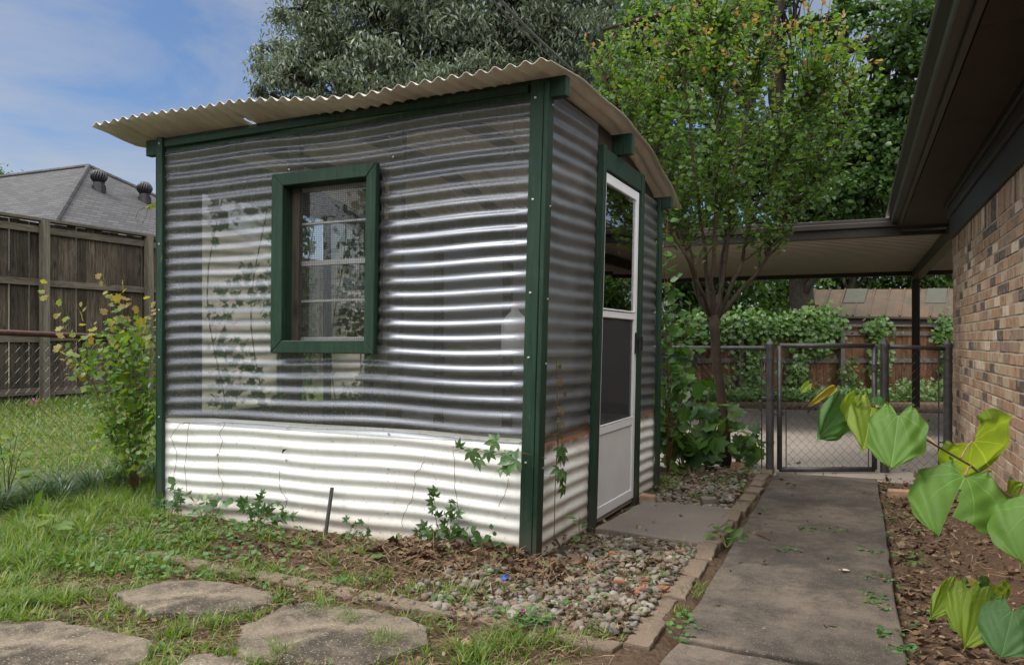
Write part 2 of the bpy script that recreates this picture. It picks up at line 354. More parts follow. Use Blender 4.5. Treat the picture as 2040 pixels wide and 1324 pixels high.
STONE = m_plain('lichen_stained_aggregate', (.225, .185, .140), (.140, .116, .088), 7, .95, .9, 90, .15, ((.34, .30, .24), 130, .62), ((.045, .037, .030), 11, .465), dist=.008)
PAVER = m_plain('pinkish_exposed_aggregate', (.205, .155, .115), (.135, .102, .078), 9, .95, .8, 110, .15, ((.33, .28, .23), 150, .62), ((.10, .075, .055), 6, .57), dist=.008)
BROWN = m_plain('dark_brown_paint', (.030, .022, .018), (.021, .016, .013), 4, .42, .15, 90, .4)
SOFFM = m_plain('brown_soffit_board', (.060, .043, .033), (.045, .033, .026), 3, .7, .5, 160, .2)
CARP = m_plain('cream_carport_steel', (.52, .47, .40), (.45, .40, .34), 3, .5, .05, 60, .4)
MORTAR = m_plain('sandy_mortar', (.38, .33, .265), (.27, .235, .19), 14, .95, .8, 160, .1)
BRICK = m_brick()
SHIN = m_shingle('grey_asphalt_shingle', (.050, .050, .053), (.098, .096, .100))
OLDROOF = m_plain('mossy_brown_metal_roof', (.085, .066, .049), (.055, .050, .036), 2.2, .85, .4, 40, .2, None, ((.12, .07, .045), 3.4, .48))
BARK = m_plain('dark_furrowed_bark', (.028, .023, .018), (.058, .049, .040), 10, .95, 1., 30, .1, dist=.03)
CBARK = m_plain('smooth_tan_bark', (.062, .043, .029), (.034, .024, .017), 7, .7, .5, 40, .2, None, ((.15, .10, .07), 5, .54))
STEM = m_plain('brown_vine_stem', (.10, .05, .03), (.16, .09, .05), 20, .8, .2, 80, .2)
GSTEM = m_plain('green_stem', (.10, .13, .04), (.14, .12, .05), 20, .6, .1, 80, .3)
STRAW = m_leaf('dry_straw', [(.28, .20, .12), (.16, .10, .06), (.38, .29, .18)], .1, .8, .1, (1, 1, 1))
LITTER = m_leaf('dead_leaf_litter', [(.07, .042, .027), (.14, .085, .052), (.10, .060, .037), (.20, .13, .08), (.05, .03, .02), (.29, .21, .14)], .08, .75, .2, (1, 1, 1))
GRASS = m_leaf('lawn_grass_blade', [(.055, .12, .014), (.12, .20, .03), (.08, .15, .02), (.17, .25, .045), (.26, .24, .10)], .42, .45, .4)
DGRASS = m_leaf('dark_border_grass', [(.02, .055, .018), (.04, .09, .03), (.08, .13, .06)], .25, .35, .6)
WEED = m_leaf('small_weed_leaf', [(.06, .15, .03), (.10, .20, .05), (.05, .12, .04)], .3, .5, .4)
CREEP = m_leaf('creeper_leaf', [(.045, .105, .03), (.07, .15, .04), (.035, .085, .03), (.10, .17, .05)], .3, .42, .5)
CRED = m_leaf('reddish_creeper_leaf', [(.16, .07, .045), (.07, .10, .035), (.13, .09, .04)], .3, .5, .4)
YVINE = m_leaf('yellow_green_vine_leaf', [(.10, .19, .025), (.15, .23, .035), (.07, .15, .02), (.20, .25, .05)], .5, .45, .4)
YTIP = m_leaf('golden_young_leaf', [(.24, .25, .05), (.30, .20, .07), (.18, .25, .04)], .5, .5, .3)
SHRUB = m_leaf('mid_green_shrub_leaf', [(.04, .11, .02), (.06, .15, .025), (.09, .18, .03)], .4, .42, .5)
OAKH = m_leaf('broad_shrub_leaf', [(.035, .085, .025), (.06, .13, .03), (.10, .19, .03), (.03, .07, .03)], .4, .5, .4)
IVYM = m_leaf('ivy_leaf', [(.075, .16, .03), (.12, .23, .045), (.05, .11, .03), (.17, .28, .08)], .3, .38, .55)
CRAPE = m_leaf('crape_leaf', [(.032, .08, .02), (.052, .115, .025), (.085, .16, .035), (.036, .085, .028)], .45, .4, .5, None, ((.13, .20, .04), 2.6))
CTIP = m_leaf('crape_shoot_leaf', [(.085, .155, .03), (.12, .19, .04), (.06, .13, .025), (.17, .20, .05)], .45, .4, .5)
CORG = m_leaf('crape_orange_tip_leaf', [(.34, .16, .07), (.30, .21, .08)], .4, .45, .4)
GREYT = m_leaf('grey_green_oak_leaf', [(.08, .11, .068), (.12, .155, .105), (.20, .24, .185), (.06, .085, .05)], .25, .42, .6, (1.2, 1.25, .7), ((.06, .08, .03), .9))
DARKT = m_leaf('dark_green_oak_leaf', [(.025, .06, .018), (.04, .09, .022), (.06, .115, .03), (.02, .045, .018)], .38, .4, .5)
MIDT = m_leaf('fresh_green_tree_leaf', [(.05, .10, .022), (.075, .14, .03), (.035, .075, .02)], .42, .4, .5)
TURB = m_metal('dark_vent_metal', (.05, .05, .055), .45, .6)
CREAMS = m_plain('cream_siding', (.62, .52, .40), (.55, .46, .36), 3, .7, .1, 40, .3)

# ---------------------------------------------------------------- ground, paths
def gz(x, y):
    x = np.asarray(x, float); y = np.asarray(y, float)
    rise = np.clip((-x - 5.0) / 5.2, 0, 1.0); rise = rise * rise * (3 - 2 * rise) * .30
    rise = rise * np.clip((12 - np.abs(y - 6)) / 3, 0, 1) if False else rise
    strip = .035 * np.exp(-((y - 3.45) / .25) ** 2) * ((x > -4.0) & (x < -1.5))
    noise = .008 * np.sin(7.3 * x + 1.3 * np.sin(5 * y)) * np.sin(6.1 * y + .7) + .005 * np.sin(19 * x + 2) * np.sin(17 * y)
    strip = strip + .020 * ((x > -.86) & (x < -.60) & (y > 2.6) & (y < 6.8))
    flat = ((x > -.585) & (x < .15) & (y < 7.2)) | (y > 7.0) & (x > -4.2)
    flat = flat | ((x > -1.6) & (x < -.6) & (y > 4.1) & (y < 5.4))
    return np.where(flat, -.015, rise + strip + noise)
ax = np.concatenate([-np.geomspace(400, 12, 22), np.arange(-11.5, 2.0, .06), np.geomspace(2.2, 400, 22)])
ay = np.concatenate([-np.geomspace(400, 1.2, 22), np.arange(-1, 8.5, .06), np.geomspace(8.8, 500, 28)])
gx, gy = np.meshgrid(ax, ay); gzz = gz(gx, gy)
nx, ny = len(ax), len(ay); ii = (np.arange(ny - 1)[:, None] * nx + np.arange(nx - 1)[None]).ravel()
T = np.concatenate([np.stack([ii, ii + 1, ii + nx + 1], 1), np.stack([ii, ii + nx + 1, ii + nx], 1)])
tag(npmesh('ground', np.stack([gx, gy, gzz], -1).reshape(-1, 3), T, m_ground(), smooth=True), kind='structure')
def slab(name, poly, z0, z1, mat, kind='structure', jitter=0, loc=None, ch=.008):
    bm = bmesh.new(); vs = [bm.verts.new((x, y, z1)) for x, y in poly]; f = bm.faces.new(vs)
    if f.normal.z < 0 or f.calc_area() == 0: pass
    bm.normal_update()
    if f.normal.z < 0: f.normal_flip()
    r = bmesh.ops.extrude_face_region(bm, geom=[f]); 
    for e in r['geom']:
        if isinstance(e, bmesh.types.BMVert): e.co.z = z0
    bmesh.ops.recalc_face_normals(bm, faces=bm.faces)
    me = bpy.data.meshes.new(name); bm.to_mesh(me); bm.free()
    o = link(name, me, None, loc, mat); bevel(o, ch, 2)
    if kind: tag(o, kind=kind)
    return o
def wob(pts, step=.08, amp=.006):           # polygon with a slightly broken edge
    out_ = []
    for i in range(len(pts)):
        a, b = np.array(pts[i]), np.array(pts[(i + 1) % len(pts)]); k = max(1, int(np.linalg.norm(b - a) / step))
        for j in range(k): out_.append(tuple(a + (b - a) * j / k + rng.normal(size=2) * amp))
    return out_
slab('walkway', wob([(-.59, 2.86), (.155, 2.80), (.155, 4.895), (-.60, 5.005)], .15, .004), -.08, .035, CONC)
slab('walkway', wob([(-.60, 5.02), (.155, 4.91), (.15, 6.80), (-.60, 6.80)], .15, .003), -.08, .030, CONC)
slab('walkway', wob([(-.60, 2.0), (.13, 1.4), (.155, 2.785), (-.59, 2.83)], .1, .01), -.08, .025, CONC)
slab('driveway', [(-4.2, 6.83), (.62, 6.83), (.66, 7.7), (8, 8.8), (8, 14.2), (-4.2, 13.2)], -.1, .006, CONCL)
slab('door_pad', wob([(-1.36, 4.34), (-.735, 4.22), (-.70, 5.0), (-.78, 5.18), (-1.30, 5.20)], .1, .005), -.06, .04, PAD)

# stepping stones
SS = [([(-2.92, 2.42), (-2.86, 2.66), (-2.60, 2.74), (-2.30, 2.71), (-2.21, 2.62), (-2.28, 2.42), (-2.57, 2.31)], 'square weathered stepping stone nearest the front edging, left of the big stained one'),
      ([(-2.13, 2.33), (-2.14, 2.62), (-2.06, 2.69), (-1.62, 2.68), (-1.49, 2.62), (-1.40, 2.48), (-1.50, 2.20), (-1.95, 2.12)], 'large stepping stone with black lichen stains in the bottom middle'),
      ([(-3.05, 1.85), (-3.02, 2.03), (-2.86, 2.10), (-2.33, 2.11), (-2.22, 2.0), (-2.2, 1.75), (-2.9, 1.6)], 'cracked brown stepping stone in the bottom left corner of the lawn'),
      ([(-2.10, 2.06), (-2.04, 2.10), (-1.86, 2.08), (-1.80, 1.95), (-2.0, 1.75)], 'small pale stepping stone cut off by the bottom edge between two larger ones')]
for p, l in SS:
    c = np.mean(p, 0); q = wob(p, .035, .006); k_ = len(q); V = []; hs = random.random() * 9
    for sc_, z_ in ((1.0, -.04), (1.0, .010), (.985, .022), (.95, .027), (.88, .029), (.78, .029), (.66, .030), (.53, .029), (.40, .030), (.27, .029), (.13, .030)):
        for x, y in q:
            X_, Y_ = c[0] + (x - c[0]) * sc_, c[1] + (y - c[1]) * sc_; nn = (math.sin(X_ * 23 + hs) * math.sin(Y_ * 27 + hs) + .6 * math.sin(X_ * 61 + Y_ * 37) + .5 * math.sin(Y_ * 83 - X_ * 49)) * .0018 + random.gauss(0, .0006)
            V.append((X_, Y_, z_ + (nn if z_ > 0 else 0)))
    V.append((c[0], c[1], .030)); m = MB(); F = [(r_ * k_ + a, r_ * k_ + (a + 1) % k_, (r_ + 1) * k_ + (a + 1) % k_, (r_ + 1) * k_ + a) for r_ in range(10) for a in range(k_)] + [(10 * k_ + a, 10 * k_ + (a + 1) % k_, 11 * k_) for a in range(k_)]
    if sum(q[a][0] * q[(a + 1) % k_][1] - q[(a + 1) % k_][0] * q[a][1] for a in range(k_)) < 0: F = [f[::-1] for f in F]
    m.add(V, F); o = m.build('stepping_stone', STONE, None, (c[0], c[1], 0))
    tag(o, l, 'stepping stone', 'stepping stones in the lawn')
# edging pavers
ORD = ['first', 'second', 'third', 'fourth', 'fifth', 'sixth', 'seventh', 'eighth', 'ninth', 'tenth', 'eleventh', 'twelfth', 'thirteenth', 'fourteenth', 'fifteenth', 'sixteenth']
def paver(c, ang, L_, w, h, label, group, tilt=(0, 0)):
    m = MB(); pts = []; 
    x0 = L_ / 2; y0 = w / 2; k = 7
    top = [(-x0 + L_ * i / k, -y0) for i in range(k)] + [(x0, -y0 + w * i / 3) for i in range(3)] + [(x0 - L_ * i / k, y0) for i in range(k)] + [(-x0, y0 - w * i / 3) for i in range(3)]
    top = [(x + random.gauss(0, .003), y + random.gauss(0, .003)) for x, y in top]; n = len(top)
    vs = [(x, y, -.05) for x, y in top] + [(x, y, h - .006) for x, y in top] + [(x * .985, y * .93, h + random.gauss(0, .0015)) for x, y in top] + [(0, 0, h)]
    fs = [(i, (i + 1) % n, n + (i + 1) % n, n + i) for i in range(n)] + [(n + i, n + (i + 1) % n, 2 * n + (i + 1) % n, 2 * n + i) for i in range(n)] + [(2 * n + i, 2 * n + (i + 1) % n, 3 * n) for i in range(n)]
    m.add(vs, fs); o = m.build('edging_paver', PAVER); o.location = (c[0], c[1], 0); o.rotation_euler = (tilt[0], tilt[1], ang)
    return tag(o, label, 'edging paver', group)
fr = [Gp(270, 1098), Gp(395, 1130), Gp(560, 1160), Gp(750, 1196), Gp(900, 1226), Gp(1080, 1265), Gp(1235, 1302)]
fr = [np.array(p[:2]) for p in fr]; seg = [np.linalg.norm(b - a) for a, b in zip(fr, fr[1:])]; tot = sum(seg); NP = 9
def along(s):
    for (a, b), l in zip(zip(fr, fr[1:]), seg):
        if s <= l: return a + (b - a) * s / l, math.atan2(*(b - a)[::-1])
        s -= l
    return fr[-1], math.atan2(*(fr[-1] - fr[-2])[::-1])
for i in range(NP):
    c, a = along((i + .5) * tot / NP)
    paver(c, a + random.gauss(0, .02), tot / NP * .96, .09, .016 + random.random() * .010, 'weathered concrete edging paver, %s from the left in the row before the greenhouse' % ORD[i], 'pavers edging the bed before the greenhouse', (random.gauss(0, .03), random.gauss(0, .02)))
yy = 2.72; i = 0
while yy < 6.8:
    if i == 5: pass
    L_ = .27 + random.random() * .07
    paver((-.705 + random.gauss(0, .010) + (.02 if yy > 5 else 0), yy + L_ / 2), R(90) + random.gauss(0, .04), L_ * .95, .098, .030 + random.random() * .012,
          'concrete edging paver, %s counted from the camera along the walkway' % ORD[i], 'pavers edging the walkway', (random.gauss(0, .03), random.gauss(0, .03)))
    yy += L_; i += 1

# ---------------------------------------------------------------- greenhouse
GC = (-1.494, 3.669); GR = R(-2.3); LW = 2.59; DP = 2.22
GH = thing('greenhouse', 'small greenhouse of clear corrugated sheet with dark green trim and white tin base', 'greenhouse', (GC[0], GC[1], 0), GR)
def lean(v):
    x, y, z = v; k = min(max(1 + x / LW, 0), 1.05); q = min(max((y - 1) / 1.35, 0), 1)
    return (x + .029 * z * k * (1 - .7 * q), y, z)
def gw(x, y, z=0):
    c, s = math.cos(GR), math.sin(GR); x, y, z = lean((x, y, z)); return (GC[0] + x * c - y * s, GC[1] + x * s + y * c, z)
def gpart(name, mb, mat, parent=None, smooth=False, bv=.003):
    o = mb.build(name, mat, parent or GH, smooth=smooth, fn=lean)
    if bv: bevel(o, bv)
    return o
PITCH = .078; AMP = .0085
def wallsheet(name, mat, axis, u0, u1, z0, z1, base, outw, hole=None, amp=AMP, phase=0., noisy=.0016, off=0., parent=None, post=None):
    """corrugated sheet; corrugations run along u; axis 0: wall along x at y=base, axis 1: wall along y at x=base"""
    nu = max(2, int((u1 - u0) / .05)); nz = int((z1 - z0) / PITCH * 12) + 1
    U = np.linspace(u0, u1, nu); Z = np.linspace(z0, z1, nz)
    if hole is not None:
        U = np.unique(np.concatenate([U, [hole[0], hole[1]]])); Z = np.unique(np.concatenate([Z, [hole[2], hole[3]]])); nu, nz = len(U), len(Z)
    uu, zz = np.meshgrid(U, Z)
    sag = .009 * np.sin(uu * 2.1 + zz * 1.7) + .006 * np.sin(uu * 5.3 + 1 + zz * 3.1)
    a = amp * (1 + .12 * np.sin(uu * 3.7 + zz * 9))
    edge = np.minimum(np.abs(uu - u0), np.abs(uu - u1)); a = a * np.clip(.35 + edge / .06, 0, 1)
    if mat in (WHT, WHR): a = a * .75
    h = outw * (a * np.sin(2 * np.pi * (zz + sag) / PITCH + phase) + off) + noisy * np.sin(uu * 9 + zz * 5) * np.sin(zz * 7 + 2)
    V = np.stack([uu, base + h, zz] if axis == 0 else [base + h, uu, zz], -1).reshape(-1, 3)
    F = []
    for i in range(nz - 1):
        for j in range(nu - 1):
            if hole is not None and hole[0] - 1e-6 <= U[j] and U[j + 1] <= hole[1] + 1e-6 and hole[2] - 1e-6 <= Z[i] and Z[i + 1] <= hole[3] + 1e-6: continue
            k = i * nu + j; F.append((k, k + 1, k + nu + 1, k + nu))
    m = MB(); m.v = [tuple(p) for p in V]; m.f = F
    return gpart(name, m, mat, parent, True, None)
WIN = (-1.62, -.93, 1.08, 2.03)
wallsheet('clear_panel', CLEAR, 0, -LW + .02, -.03, .585, 2.34, -.012, -1, WIN, off=.004)
wallsheet('clear_panel', CLEAR2, 1, .02, .765, .585, 2.36, .012, 1, off=.004)
wallsheet('clear_panel', CLEAR2, 1, 1.65, DP - .02, .585, 2.15, .012, 1, off=.004)
tag(wallsheet('white_panel', WHT, 0, -LW + .02, -.03, -.04, .628, -.014, -1, phase=.4), 'white corrugated tin base panel below the window')
tag(wallsheet('white_panel', WHR, 1, .02, .765, -.04, .615, .014, 1, phase=.4), 'white tin base panel with rusty top edge, near side of the door')
tag(wallsheet('white_panel', WHR, 1, 1.65, DP - .02, -.04, .60, .014, 1, phase=.4), 'white tin base panel with rusty top edge, far side of the door')
wallsheet('clear_panel', CREAM, 1, .28, 1.03, .6, 2.28, -LW + .0, -1, amp=.006)
wallsheet('clear_panel', CREAM, 1, 1.62, DP - .04, .6, 2.12, -LW + .0, -1, amp=.006)
wallsheet('clear_panel', m_screen('dusty_clear_sheet', (.3, .3, .28), .18), 1, 1.10, 1.56, .6, 2.28, -LW, -1, amp=.006)
wallsheet('white_panel', WHT, 1, .03, DP - .03, -.03, .6, -LW - .01, -1)
wallsheet('white_panel', WHT, 0, -LW + .03, -.03, -.03, .6, DP + .01, 1)
m = MB(); m.box((-LW + .03, DP - .006, .6), (-.03, DP - .002, 2.12)); gpart('shade_cloth', m, m_screen('grey_shade_cloth', (.16, .145, .125), .78), bv=None)
# posts (trim boards wrapped round the corners)
def post(x0, y0, x1, y1, z0, z1, label=None):
    m = MB(); m.box((x0, y0, z0), (x1, y1, z1)); o = gpart('corner_post', m, G_)
    if label: o['label'] = label
    return o
post(-.047, -.045, .022, -.018, -.05, 2.385); post(.024, -.043, .048, .030, -.05, 2.38)
post(-LW - .012, -.045, -LW + .036, -.018, -.05, 2.40); post(-LW - .024, -.043, -LW - .014, .05, -.05, 2.38)
post(.026, DP - .06, .05, DP + .02, -.03, 2.16); post(-LW - .04, DP - .05, -LW - .014, DP + .02, -.03, 2.16)
# screws on the trim
def screw(p, nrm_):
    m = MB(); m.lathe([(.0065, 0), (.0065, .0012), (.004, .002), (.004, .005), (.002, .0058)], n=8)
    M = Vector(nrm_).to_track_quat('Z', 'Y').to_matrix().to_4x4(); M.translation = Vector(p); m.v = [tuple(M @ Vector(v)) for v in m.v]
    gpart('screw', m, ALU, bv=None)
for z in (.06, .5, 1.02, 1.34, 1.80, 2.30): screw((-.020, -.0455, z), (0, -1, 0)); screw((.0485, .012, z - .03), (1, 0, 0))
for z in (1.0, 1.3, 1.72, 2.36, .62): screw((-LW + .012, -.0455, z), (0, -1, 0))
for x in (-2.1, -1.56, -.85): screw((x, -.022, .60), (0, -1, 0)); screw((x, -.024, .41), (0, -1, 0)); screw((x, -.024, .17), (0, -1, 0))
for x in (-1.56, -.85): screw((x, -.022, 2.10), (0, -1, 0))
# roof sheet
def rz(y):                                          # arched profile
    return float(np.interp(y, (-.3, -.1, .15, .4, .7, 1.0, 1.2, 1.42, 1.65, 1.9, 2.1, 2.3, 2.5), (2.376, 2.390, 2.408, 2.415, 2.411, 2.400, 2.386, 2.362, 2.328, 2.280, 2.230, 2.165, 2.085)))
nu, nv = int((LW + .58) / PITCH * 12), 26
x0r, x1r = -LW - .33, .145; V = []; F = []
for j in range(nv + 1):
    y = -.25 + (DP + .25 + .22) * j / nv
    for i in range(nu + 1):
        x = x0r + (x1r - x0r) * i / nu
        z = rz(y) + .0115 * math.sin(2 * math.pi * x / .0785 + .35 * math.sin(3 * x)) + .010 * math.sin(x * 2.3 + 1.0) * (1 if y < .4 else .6) + .004 * math.sin(x * 7.1) + .075 * min(1, max(0, (-x - .9) / .9)) * min(1, max(0, (.03 - y) / .25)) 
        V.append((x + .006 * math.sin(y * 9 + x * 4), y + (.008 * math.sin(5 * x) if j == 0 else 0), z + .012))
for j in range(nv):
    for i in range(nu):
        k = j * (nu + 1) + i
        if j == 2 and 165 <= i <= 168 or j == 2 and 172 <= i <= 173: continue
        F.append((k, k + 1, k + nu + 2, k + nu + 1))
m = MB(); m.v = V; m.f = F; ro = gpart('roof', m, ROOFM, None, True, None)
sm = ro.modifiers.new('thick', 'SOLIDIFY'); sm.thickness = .003
# roof beams
def rbeam(y, z, h=.10, x1=.125, x0=-LW - .15):
    m = MB(); m.box((x0, y, z - h), (x1, y + .05, z)); return gpart('roof_beam', m, G_)
rbeam(-.012, 2.402); rbeam(1.08, 2.378, .13); rbeam(DP - .03, 2.175, .085)
m = MB(); m.box((-LW + .05, -.040, 2.335), (-.063, -.014, 2.375)); gpart('roof_beam', m, G_)
for x in (-2.05, -1.30, -.62):
    m = MB(); pts = [(x, .04 + (DP - .1) * i / 6, rz(.04 + (DP - .1) * i / 6) - .06) for i in range(7)]
    for a, b in zip(pts, pts[1:]): m.beam(a, b, .038, .075)
    gpart('rafter', m, PALEW, bv=None)
# inner studs and rails
def stud(x0, y0, x1, y1, z0=0, z1=2.3, name='stud', mat=None):
    m = MB(); m.box((x0, y0, z0), (x1, y1, z1)); return gpart(name, m, mat or DARKW)
for a, b in ((-1.60, -1.51), (-.895, -.81)): stud(a, .01, b, .05)
stud(-LW + .01, .02, -LW + .20, .05)
for a, b in ((.05, .27), (1.03, 1.10), (1.56, 1.62), (DP - .1, DP - .01)): stud(-LW + .01, a, -LW + .05, b, 0, 2.28 if b < 1.6 else 2.12)
for x in (-1.9, -1.25, -.62, -.1): stud(x, DP - .05, x + .08, DP - .01, 0, 2.12)
stud(-.04, .70, 0, .755); stud(-.04, 1.69, 0, 1.75, 0, 2.2); stud(-.04, DP - .1, 0, DP - .02, 0, 2.12)
for y, z in ((.012, .58), (.012, 2.24)): stud(-LW + .05, y, -.05, y + .04, z, z + .08, 'rail')
stud(-LW + .05, DP - .06, -.05, DP - .02, .55, .63, 'rail'); stud(-LW + .01, .05, -LW + .045, DP - .1, .56, .62, 'rail')
stud(-LW + .01, .05, -LW + .045, 1.6, 2.2, 2.28, 'rail'); stud(-LW + .05, DP - .056, -.05, DP - .02, 1.92, 2.12, 'rail')
for xa, xb, zb_ in ((-.03, -.004, 2.10), (-LW - .004, -LW + .012, 2.10)):
    m = MB(); ys_ = np.linspace(.05, DP - .05, 12); vs = [(x_, y_, z_) for y_ in ys_ for x_, z_ in ((xa, zb_), (xb, zb_), (xb, rz(y_) - .02), (xa, rz(y_) - .02))]
    fs = [(4 * k + a, 4 * k + (a + 1) % 4, 4 * k + 4 + (a + 1) % 4, 4 * k + 4 + a) for k in range(11) for a in range(4)] + [(0, 1, 2, 3), (47, 46, 45, 44)]
    m.add(vs, fs); gpart('gable_board', m, DARKW, bv=None)

# window
wx0, wx1, wz0, wz1 = -1.642, -.922, 1.033, 2.07; tw = .083
m = MB()
yf, yb = -.075, -.035
def mitre(m, o, i_, yf, yb):
    (a, b, c, d), (e, f, g, h) = o, i_      # outer x0 x1 z0 z1, inner
    O = [(a, c), (b, c), (b, d), (a, d)]; I = [(e, g), (f, g), (f, h), (e, h)]
    for k in range(4):
        q = (k + 1) % 4; pts = [O[k], O[q], I[q], I[k]]
        cx = sum(p[0] for p in pts) / 4; cz = sum(p[1] for p in pts) / 4
        pts = [(cx + (x - cx) * .9985, cz + (z - cz) * .9985) for x, z in pts]
        m.add([(x, yf, z) for x, z in pts] + [(x, yb, z) for x, z in pts], [(0, 1, 2, 3), (7, 6, 5, 4), (0, 4, 5, 1), (1, 5, 6, 2), (2, 6, 7, 3), (3, 7, 4, 0)])
mitre(m, (wx0, wx1, wz0, wz1), (wx0 + tw, wx1 - tw + .02, wz0 + tw - .010, wz1 - tw + .01), yf, yb)
win = gpart('window', m, G_, bv=.004)
m = MB(); ix0, ix1, iz0, iz1 = wx0 + tw, wx1 - tw + .02, wz0 + tw - .015, wz1 - tw + .01
for b in (((ix0 - .02, yb, iz0 - .02), (ix0, .075, iz1 + .02)), ((ix1, yb, iz0 - .02), (ix1 + .02, .075, iz1 + .02)), ((ix0, yb, iz0 - .02), (ix1, .075, iz0)), ((ix0, yb, iz1), (ix1, .075, iz1 + .02))): m.box(*b)
gpart('reveal', m, G_, win, bv=None)
m = MB(); ys = .035
for z, h in ((iz0 + .012, .024), (iz1 - .012, .024), (1.785, .014), (1.555, .030), (1.335, .014)): m.box((ix0, ys, z - h / 2), (ix1, ys + .025, z + h / 2))
for x in (ix0 + .014, ix1 - .014): m.box((x - .014, ys - .002, iz0), (x + .014, ys + .027, iz1))
gpart('sash', m, ALU, win, bv=.002)
m = MB(); m.box((ix0, ys + .010, iz0), (ix1, ys + .013, iz1)); gpart('pane', m, m_glass('window_glass', (.93, .95, .94), 1.45, .7), win, bv=None)
m = MB(); g = .0125; x = ix0; ym = .012
while x < ix1: m.box((x - .0007, ym, iz0), (x + .0007, ym + .0014, iz1)); x += g
z = iz0
while z < iz1: m.box((ix0, ym - .0015, z - .0007), (ix1, ym - .0001, z + .0007)); z += g
gpart('wire_mesh', m, GALVL, win, bv=None)

# door with frame
DY0, DY1 = .82, 1.597
m = MB(); m.box((.018, .760, -.03), (.060, .812, 2.245)); gpart('door_jamb', m, G_)
m = MB(); m.box((.018, 1.602, -.03), (.058, 1.675, 2.235)); gpart('door_jamb', m, G_)
m = MB(); m.box((.020, .817, 2.115), (.052, 1.600, 2.235)); gpart('door_header', m, G_)
m = MB(); m.box((-.01, DY0, 0.01), (.03, DY1, .035)); gpart('door_sill', m, ALU)
m = MB(); dx0, dx1 = .012, .040; sw = .055
m.box((dx0, DY0, .04), (dx1, DY0 + sw, 2.105)); m.box((dx0, DY1 - sw, .04), (dx1, DY1, 2.105))
for z0, z1 in ((.04, .105), (.54, .585), (1.245, 1.285), (2.045, 2.105)): m.box((dx0 + .001, DY0 + sw, z0), (dx1 - .001, DY1 - sw, z1))
m.box((dx1 - .004, DY0 + sw, .59), (dx1 + .002, DY1 - sw, .60)); m.box((dx1 - .004, DY0 + sw, 1.29), (dx1 + .004, DY1 - sw, 1.30))
door = gpart('door', m, DOORW, bv=.003)
m = MB(); m.box((dx0 + .006, DY0 + sw, .105), (dx1 - .008, DY1 - sw, .54)); gpart('kick_panel', m, DOORP, door)
m = MB(); m.box((dx0 + .012, DY0 + sw, 1.285), (dx0 + .015, DY1 - sw, 2.045)); gpart('pane', m, m_glass('door_glass', (.50, .53, .51), 1.7), door, bv=None)
m = MB(); m.box((dx0 + .012, DY0 + sw, .585), (dx0 + .0135, DY1 - sw, 1.245)); gpart('insect_screen', m, m_screen('black_insect_screen', (.035, .035, .04), .5), door, bv=None)
m = MB(); m.box((dx1, DY1 - .045, 1.02), (dx1 + .012, DY1 - .012, 1.16)); m.box((dx1 + .012, DY1 - .035, 1.10), (dx1 + .045, DY1 - .02, 1.135))
m.box((dx1 + .040, DY1 - .036, 1.04), (dx1 + .052, DY1 - .018, 1.135)); gpart('door_handle', m, WIREB, door)

# things inside
c = gw(-.155, .085, 1.03)
jug = thing('plastic_jug', 'white plastic milk jug hung on a string inside the clear wall', 'jug', c)
JM = newmat('cloudy_white_plastic'); n = N(JM); n.end(n('ShaderNodeMixShader', {0: .4, 1: n.bsdf((.85, .85, .85), .4), 2: n('ShaderNodeBsdfTranslucent', {0: (.9, .9, .9, 1)}).outputs[0]}).outputs[0])
m = MB(); m.lathe([(.066, 0), (.072, .006), (.074, .02), (.074, .15), (.068, .17), (.05, .20), (.024, .225), (.020, .235), (.020, .245)], c, 20, .8); m.build('body', JM, jug, smooth=True)
m = MB(); m.lathe([(.022, .246), (.022, .268), (.018, .272)], c, 16); m.build('cap', m_plain('red_plastic', (.45, .05, .04), (.4, .04, .03)), jug)
m = MB(); m.tube([(c[0] + .045, c[1], c[2] + .16), (c[0] + .075, c[1], c[2] + .12), (c[0] + .072, c[1], c[2] + .05), (c[0] + .06, c[1], c[2] + .03)], .008, 8); m.build('handle', JM, jug, smooth=True)
m = MB(); m.tube([(c[0] - .05, c[1], c[2] + .13), (c[0] - .01, c[1] + .01, c[2] + .27), (c[0] - .005, c[1], c[2] + 1.2)], .0015, 5); m.tube([(c[0] + .05, c[1], c[2] + .15), (c[0] - .01, c[1] + .01, c[2] + .27)], .0015, 5); m.build('string', STRAW, jug)
a, b = gw(-.25, .93, .02), gw(-.10, 1.48, 1.55)
m = MB(); m.tube([a, b], .012, 10); tag(m.build('wooden_pole', m_plain('pale_wood_handle', (.42, .34, .25), (.35, .28, .2)), None, a), 'pale wooden pole leaning inside the screen door', 'pole')
bl = gw(-1.4, 1.85)
bench = thing('potting_bench', 'dark wooden potting bench along the rear wall inside the greenhouse', 'bench', bl)
def gbox(m, x0, y0, z0, x1, y1, z1):
    mm = MB(); mm.box((x0, y0, z0), (x1, y1, z1)); m.add([gw(*v) for v in mm.v], mm.f)
m = MB(); gbox(m, -2.3, 1.62, .78, -.5, 2.1, .82); m.build('bench_top', DARKW, bench)
for x in (-2.25, -.6):
    for y in (1.66, 2.02): m = MB(); gbox(m, x, y, 0, x + .06, y + .06, .78); m.build('leg', DARKW, bench)

m = MB(); c_ = gpt_early = gw(-1.565, -.03, .47); m.add([(c_[0] - .02, c_[1], c_[2] - .012), (c_[0] - .002, c_[1] - .012, c_[2] + .004), (c_[0] + .022, c_[1] - .004, c_[2] + .008), (c_[0] + .006, c_[1] - .008, c_[2] - .006), (c_[0] - .014, c_[1] - .01, c_[2] - .026)], [(0, 1, 3), (1, 2, 3), (0, 3, 4)]); tag(m.build('torn_scrap', WIREB, None, c_), 'small black torn scrap stuck to the white tin below the window', 'litter')
